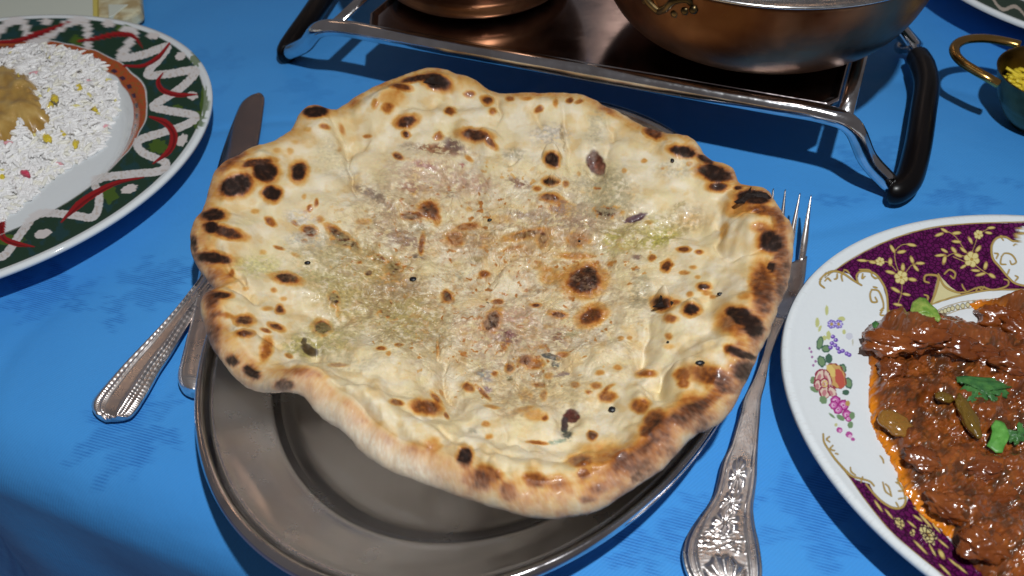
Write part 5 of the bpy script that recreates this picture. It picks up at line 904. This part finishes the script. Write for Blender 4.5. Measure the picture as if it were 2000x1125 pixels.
# ------------------------------------------------------------------ food warmer rack
rk = empty('food_warmer', (.04, .42, 0), 'chrome table food warmer with flat steel tray and black side handles', 'food warmer')
FZ = .040
fl_, fr_ = np.array(u1(640, 50, FZ)), np.array(u1(1640, 228, FZ)); dep = np.array([.053, .118, 0]); fdir = (fr_ - fl_) / np.linalg.norm(fr_ - fl_)
Lf, Rf = np.array(u1(562, 103, .0065)), np.array(u1(1742, 362, .0065))
def frame(off, back=False):
    P = []
    ctrl = [Lf, Lf * .55 + fl_ * .45 + np.array([0, 0, -.002]), fl_ - fdir * .006 + np.array([0, 0, -.0035]), fl_ + fdir * .008, fl_ + fdir * .03]
    ctrl2 = [fr_ - fdir * .03, fr_ - fdir * .008, fr_ + fdir * .006 + np.array([0, 0, -.0035]), Rf * .55 + fr_ * .45 + np.array([0, 0, -.002]), Rf]
    a = smooth_line(np.array(ctrl), 6); b = smooth_line(np.array(ctrl2), 6); mid_ = np.array([fl_ + (fr_ - fl_) * q for q in np.linspace(.14, .86, 12)])
    return np.vstack([a, mid_, b]) + off
for off in (np.zeros(3), dep):
    v_, f_ = tube(frame(off), .0043, 18); mesh_obj('frame_tube', v_, f_, M['chrome'], rk)
# black sleeves run from the front foot to the back foot
ctl = [u1(1738, 372, .0065), u1(1752, 372, .0072), u1(1775, 350, .009), u1(1792, 290, .0125), u1(1803, 220, .014), u1(1810, 165, .014), u1(1802, 128, .013), u1(1793, 112, .011)]
v_, f_ = tube(smooth3(ctl, 8), [.0052] * 4 + [.0062] * 45 + [.0060] * 8, 20); mesh_obj('handle', v_, f_, M['plastic'], rk)
v_, f_ = tube(smooth3([u1(1798, 124, .012), u1(1786, 98, .008), u1(1760, 92, .0055), np.array(Rf) + dep], 6), .0038, 14); mesh_obj('handle_end', v_, f_, M['chrome'], rk)
ctl = [u1(566, 108, .0060), u1(562, 100, .0065), u1(575, 78, .009), u1(605, 35, .012), u1(640, -18, .0135), u1(680, -80, .0135), u1(700, -110, .012)]
v_, f_ = tube(smooth3(ctl, 8), [.0044] * 4 + [.0062] * 41 + [.005] * 4, 20); mesh_obj('handle', v_, f_, M['plastic'], rk)
for a in (fl_ + fdir * .004, fr_ + fdir * .002):
    v_, f_ = tube([tuple(a + np.array([0, 0, .001])), tuple(a + dep * .5 + np.array([0, 0, .001])), tuple(a + dep + np.array([0, 0, .001]))], [(.0035, .0016)] * 3, 12); mesh_obj('side_strut', v_, f_, M['chrome'], rk)
TZ = .0425
TL_, TR_ = np.array(u1(724, 54, TZ)), np.array(u1(1632, 209, TZ)); td = (TR_ - TL_); tn = td / np.linalg.norm(td); dn = dep / np.linalg.norm(dep)
def tray():
    out = [TL_ + tn * 0, TR_ - tn * .004, TR_ + dn * .006, TR_ + dn * .11, TL_ + dn * .11, TL_ + dn * .012 - tn * .006]
    def ringz(shr, z): c = sum(out) / len(out); return [tuple(c + (p - c) * (1 - shr) + np.array([0, 0, z])) for p in out]
    rings = [ringz(0, -.0022), ringz(-.006, -.001), ringz(-.006, .0006), ringz(.0, .0014), ringz(.012, .0010), ringz(.03, .0)]
    V = [p for r in rings for p in r]; n = len(out); F = [(i * n + j, i * n + (j + 1) % n, (i + 1) * n + (j + 1) % n, (i + 1) * n + j) for i in range(len(rings) - 1) for j in range(n)]
    F.append(tuple(5 * n + j for j in range(n))); F.append(tuple(range(n))[::-1]); return V, F
v_, f_ = tray(); o = mesh_obj('tray', v_, f_, M['tray'], rk, False)
mo = o.modifiers.new('b', 'BEVEL'); mo.width = .0006; mo.segments = 2

# ------------------------------------------------------------------ copper bowls on the warmer
def bowl(name, c, R, h, label, group, lo=.42, rimw=.0022):
    root = empty(name, (c[0], c[1], c[2]), label, 'bowl', group)
    pr = [(0, 0), (lo * .8, .0), (lo, .015), (lo + .18, .09), (.80, .22), (.915, .43), (.975, .70), (1.0, .97)]
    P = smooth_line(pr, 6); V, F = lathe([(a * R, b * h) for a, b in P] + [(R - .0012, .97 * h), (R * .97, .8 * h)], c, 120); mesh_obj('body', V, F.copy(), M['copper'], root)
    q = [(1.0, .965), (1.022, .972), (1.030, .985), (1.022, 1.0), (.995, 1.006), (.975, 1.0), (.962, .96), (.93, .75), (.80, .38), (.5, .1), (0, .05)]
    V, F = lathe([(a * R, b * h) for a, b in smooth_line(q, 4)], c, 120); mesh_obj('steel_lining', V, F.copy(), M['bowlrim'], root)
    return root
b1 = bowl('copper_bowl', (.124, .388, TZ + .0006), .079, .053, 'large copper bowl with steel lip at the right of the warmer tray', 'copper serving bowls on the warmer')
b2 = bowl('copper_bowl', (-.013, .446, TZ + .0006), .062, .052, 'smaller copper bowl at the left of the warmer tray, cut by top edge', 'copper serving bowls on the warmer', .62)
def bracket(root, c, R, ang, z):
    ca, sa = math.cos(ang), math.sin(ang); base = Vector((c[0] + ca * (R - .004), c[1] + sa * (R - .004), z)); tz = Vector((-sa, ca, 0)); rd = Vector((ca, sa, 0)); up = Vector((0, 0, 1))
    parts = []
    for s in (-1, 1):
        P = [base + tz * (s * a) + rd * b + up * h for a, b, h in ((.016, 0, .000), (.014, .003, .003), (.009, .005, .001), (.005, .004, -.004), (.0, .002, -.008))]
        parts.append(tube(smooth3([tuple(p) for p in P], 5), .0016, 8))
        for a, h in ((.013, -.003), (.008, -.006), (.017, -.001)): 
            V, F = lathe([(0, 1), (.7, .7), (1, 0), (.7, -.7), (0, -1)], tuple(base + tz * (s * a) + rd * .001 + up * h), 8); V = (V - np.array(base + tz * (s * a) + rd * .001 + up * h)) * .0022 + np.array(base + tz * (s * a) + rd * .001 + up * h); parts.append((V, [tuple(map(int, f)) for f in F]))
    v_, f_ = join(*parts); mesh_obj('cast_handle', v_, f_, M['brass_dark'], root)
M['brass_dark'] = metal_mat('dark_cast_brass', (.20, .14, .065), .35, (.3, .3, .3), .9, 300, .3, .0004)
bracket(b1, (.124, .388), .079, math.radians(222), TZ + .046)

# ------------------------------------------------------------------ brass bowl on the right with loop handle
BZ = .029
bcx = np.array(u1(2062, 146, BZ)); br = float(np.linalg.norm(bcx[:2] - np.array(u1(1950, 140, BZ))[:2]))
def brass():
    root = empty('brass_bowl', (bcx[0], bcx[1], 0), 'small dark brass bowl with a looped handle at the right frame edge', 'bowl')
    pr = [(0, .0), (.34, .0), (.40, .05), (.60, .22), (.84, .58), (.96, .9), (1.0, 1.0), (1.01, 1.02), (.985, 1.025), (.965, 1.0), (.93, .88), (.80, .5), (.5, .25), (0, .22)]
    V, F = lathe([(a * br, b * BZ) for a, b in smooth_line(pr, 5)], (bcx[0], bcx[1], 0), 110); mesh_obj('body', V, F.copy(), M['brass_dark'], root)
    pts = [(1992, 88), (1960, 80), (1920, 75), (1885, 78), (1866, 90), (1866, 106), (1880, 122), (1905, 138), (1930, 152), (1950, 164)]
    zz = [BZ + .0005, BZ + .001, BZ + .002, BZ + .003, BZ + .0035, BZ + .0035, BZ + .003, BZ + .002, BZ + .001, BZ - .001]
    v_, f_ = tube(smooth3([u1(x, y, z) for (x, y), z in zip(pts, zz)], 6), [(.0026, .0020)] * 55, 14); mesh_obj('loop_handle', v_, f_, M['brass'], root)
    return root
brass()
def filling():
    rs = np.random.RandomState(4); parts = []
    V, F = lathe([(0, .0205), (.5, .0205), (.7, .0195), (.82, .0185)], (bcx[0], bcx[1], 0), 60); V = np.array(V); V[:, :2] = bcx[:2] + (V[:, :2] - bcx[:2]) * br
    V[:, 2] += .002 * perlin(V[:, 0] * 180, V[:, 1] * 180, 3); parts.append((V, [tuple(map(int, f)) for f in F]))
    for i in range(130):
        a = rs.uniform(0, 6.28); r = br * .58 * math.sqrt(rs.uniform()); c = np.array([bcx[0] + r * math.cos(a), bcx[1] + r * math.sin(a), .0205 + rs.uniform(-.001, .003)])
        d = rs.normal(size=3); d[2] *= .35; d /= np.linalg.norm(d); e = np.cross(d, (0, 0, 1)); L = rs.uniform(.004, .009)
        parts.append(tube(smooth3([tuple(c - d * L), tuple(c + e * rs.uniform(-.004, .004)), tuple(c + d * L)], 4), [(.0014, .0008)] * 9, 6))
    v_, f_ = join(*parts); o = mesh_obj('yellow_vegetables', v_, f_, M['yellow_rice']); tag(o, 'shredded yellow turmeric vegetables filling the brass bowl', 'vegetables', kind='stuff')
filling()

# ------------------------------------------------------------------ plate in the far right corner
qc = np.array(u1(2005, 40, .030)[:2]); 
FP = [(1885, -8), (1900, -1), (1930, 17), (1965, 33), (2000, 46)]
def far_plate():
    e = U([p[0] for p in FP], [p[1] for p in FP], .026)[:, :2]; d = e[-1] - e[0]; nrm = np.array([-d[1], d[0]]); nrm = nrm / np.linalg.norm(nrm)
    if nrm[1] < 0: nrm = -nrm
    c = e[2] + nrm * .122; root = empty('painted_plate', (c[0], c[1], 0), 'second green rimmed plate, only its edge showing in the top right corner', 'plate')
    def pf(u, v, rho, top):
        p = Paint(u, v, WHITE_CH, 1.1); b = np.clip((rho - .70) / .006, 0, 1) * np.clip((.968 - rho) / .006, 0, 1) * top; p.mask(b, (.014, .042, .024))
        a = np.arctan2(v - 562, u - 1000)
        z = abs(rho - .87 - .05 * np.sin(u * .11)) < .022; p.mask(z * top * 1.0, (.50, .43, .36)); return p.c
    plate_mesh('plate_body', c, (.124, .124), 0, [(a, b + .006) for a, b in LPROF], (math.radians(-125), .5), M['china_green'], pf, root, (.7, .98), 120, 300)
far_plate()

# ------------------------------------------------------------------ paper behind the left plate
nk = empty('paper_menu', u1(100, 0), 'pale cream folded paper card with yellow stripe behind the green rimmed plate', 'folded paper')
def slab(name, pts, z0, z1, material, parent, bev=.0006):
    n = len(pts); V = [u1(x, y, z1) for x, y in pts]; V += [(a, b, z0) for a, b, c in V]; F = [tuple(range(n)), tuple(range(n, 2 * n))[::-1]] + [(j, j + n, (j + 1) % n + n, (j + 1) % n) for j in range(n)]
    o = mesh_obj(name, V, F, material, parent, False); mo = o.modifiers.new('b', 'BEVEL'); mo.width = bev; mo.segments = 2; return o
slab('card', [(-120, -160), (178, -160), (184, 34), (-120, 44)], .002, .012, M['paper'], nk)
slab('yellow_stripe', [(176, -160), (187, -160), (190, 33), (181, 33)], .002, .0125, M['paper_yellow'], nk)
slab('folded_end', [(186, -160), (262, -160), (276, 18), (258, 30), (238, 34), (188, 32)], .002, .010, M['paper_cream'], nk, .002)
slab('paper_flap', [(211, 8), (250, 8), (236, 18), (222, 30), (212, 33)], .0085, .0106, M['paper'], nk, .0004)
for o in bpy.data.objects:
    if o.type == 'MESH' and len(o.data.polygons) < 40000 and o.name.split('.')[0] not in ('tray',) : pass
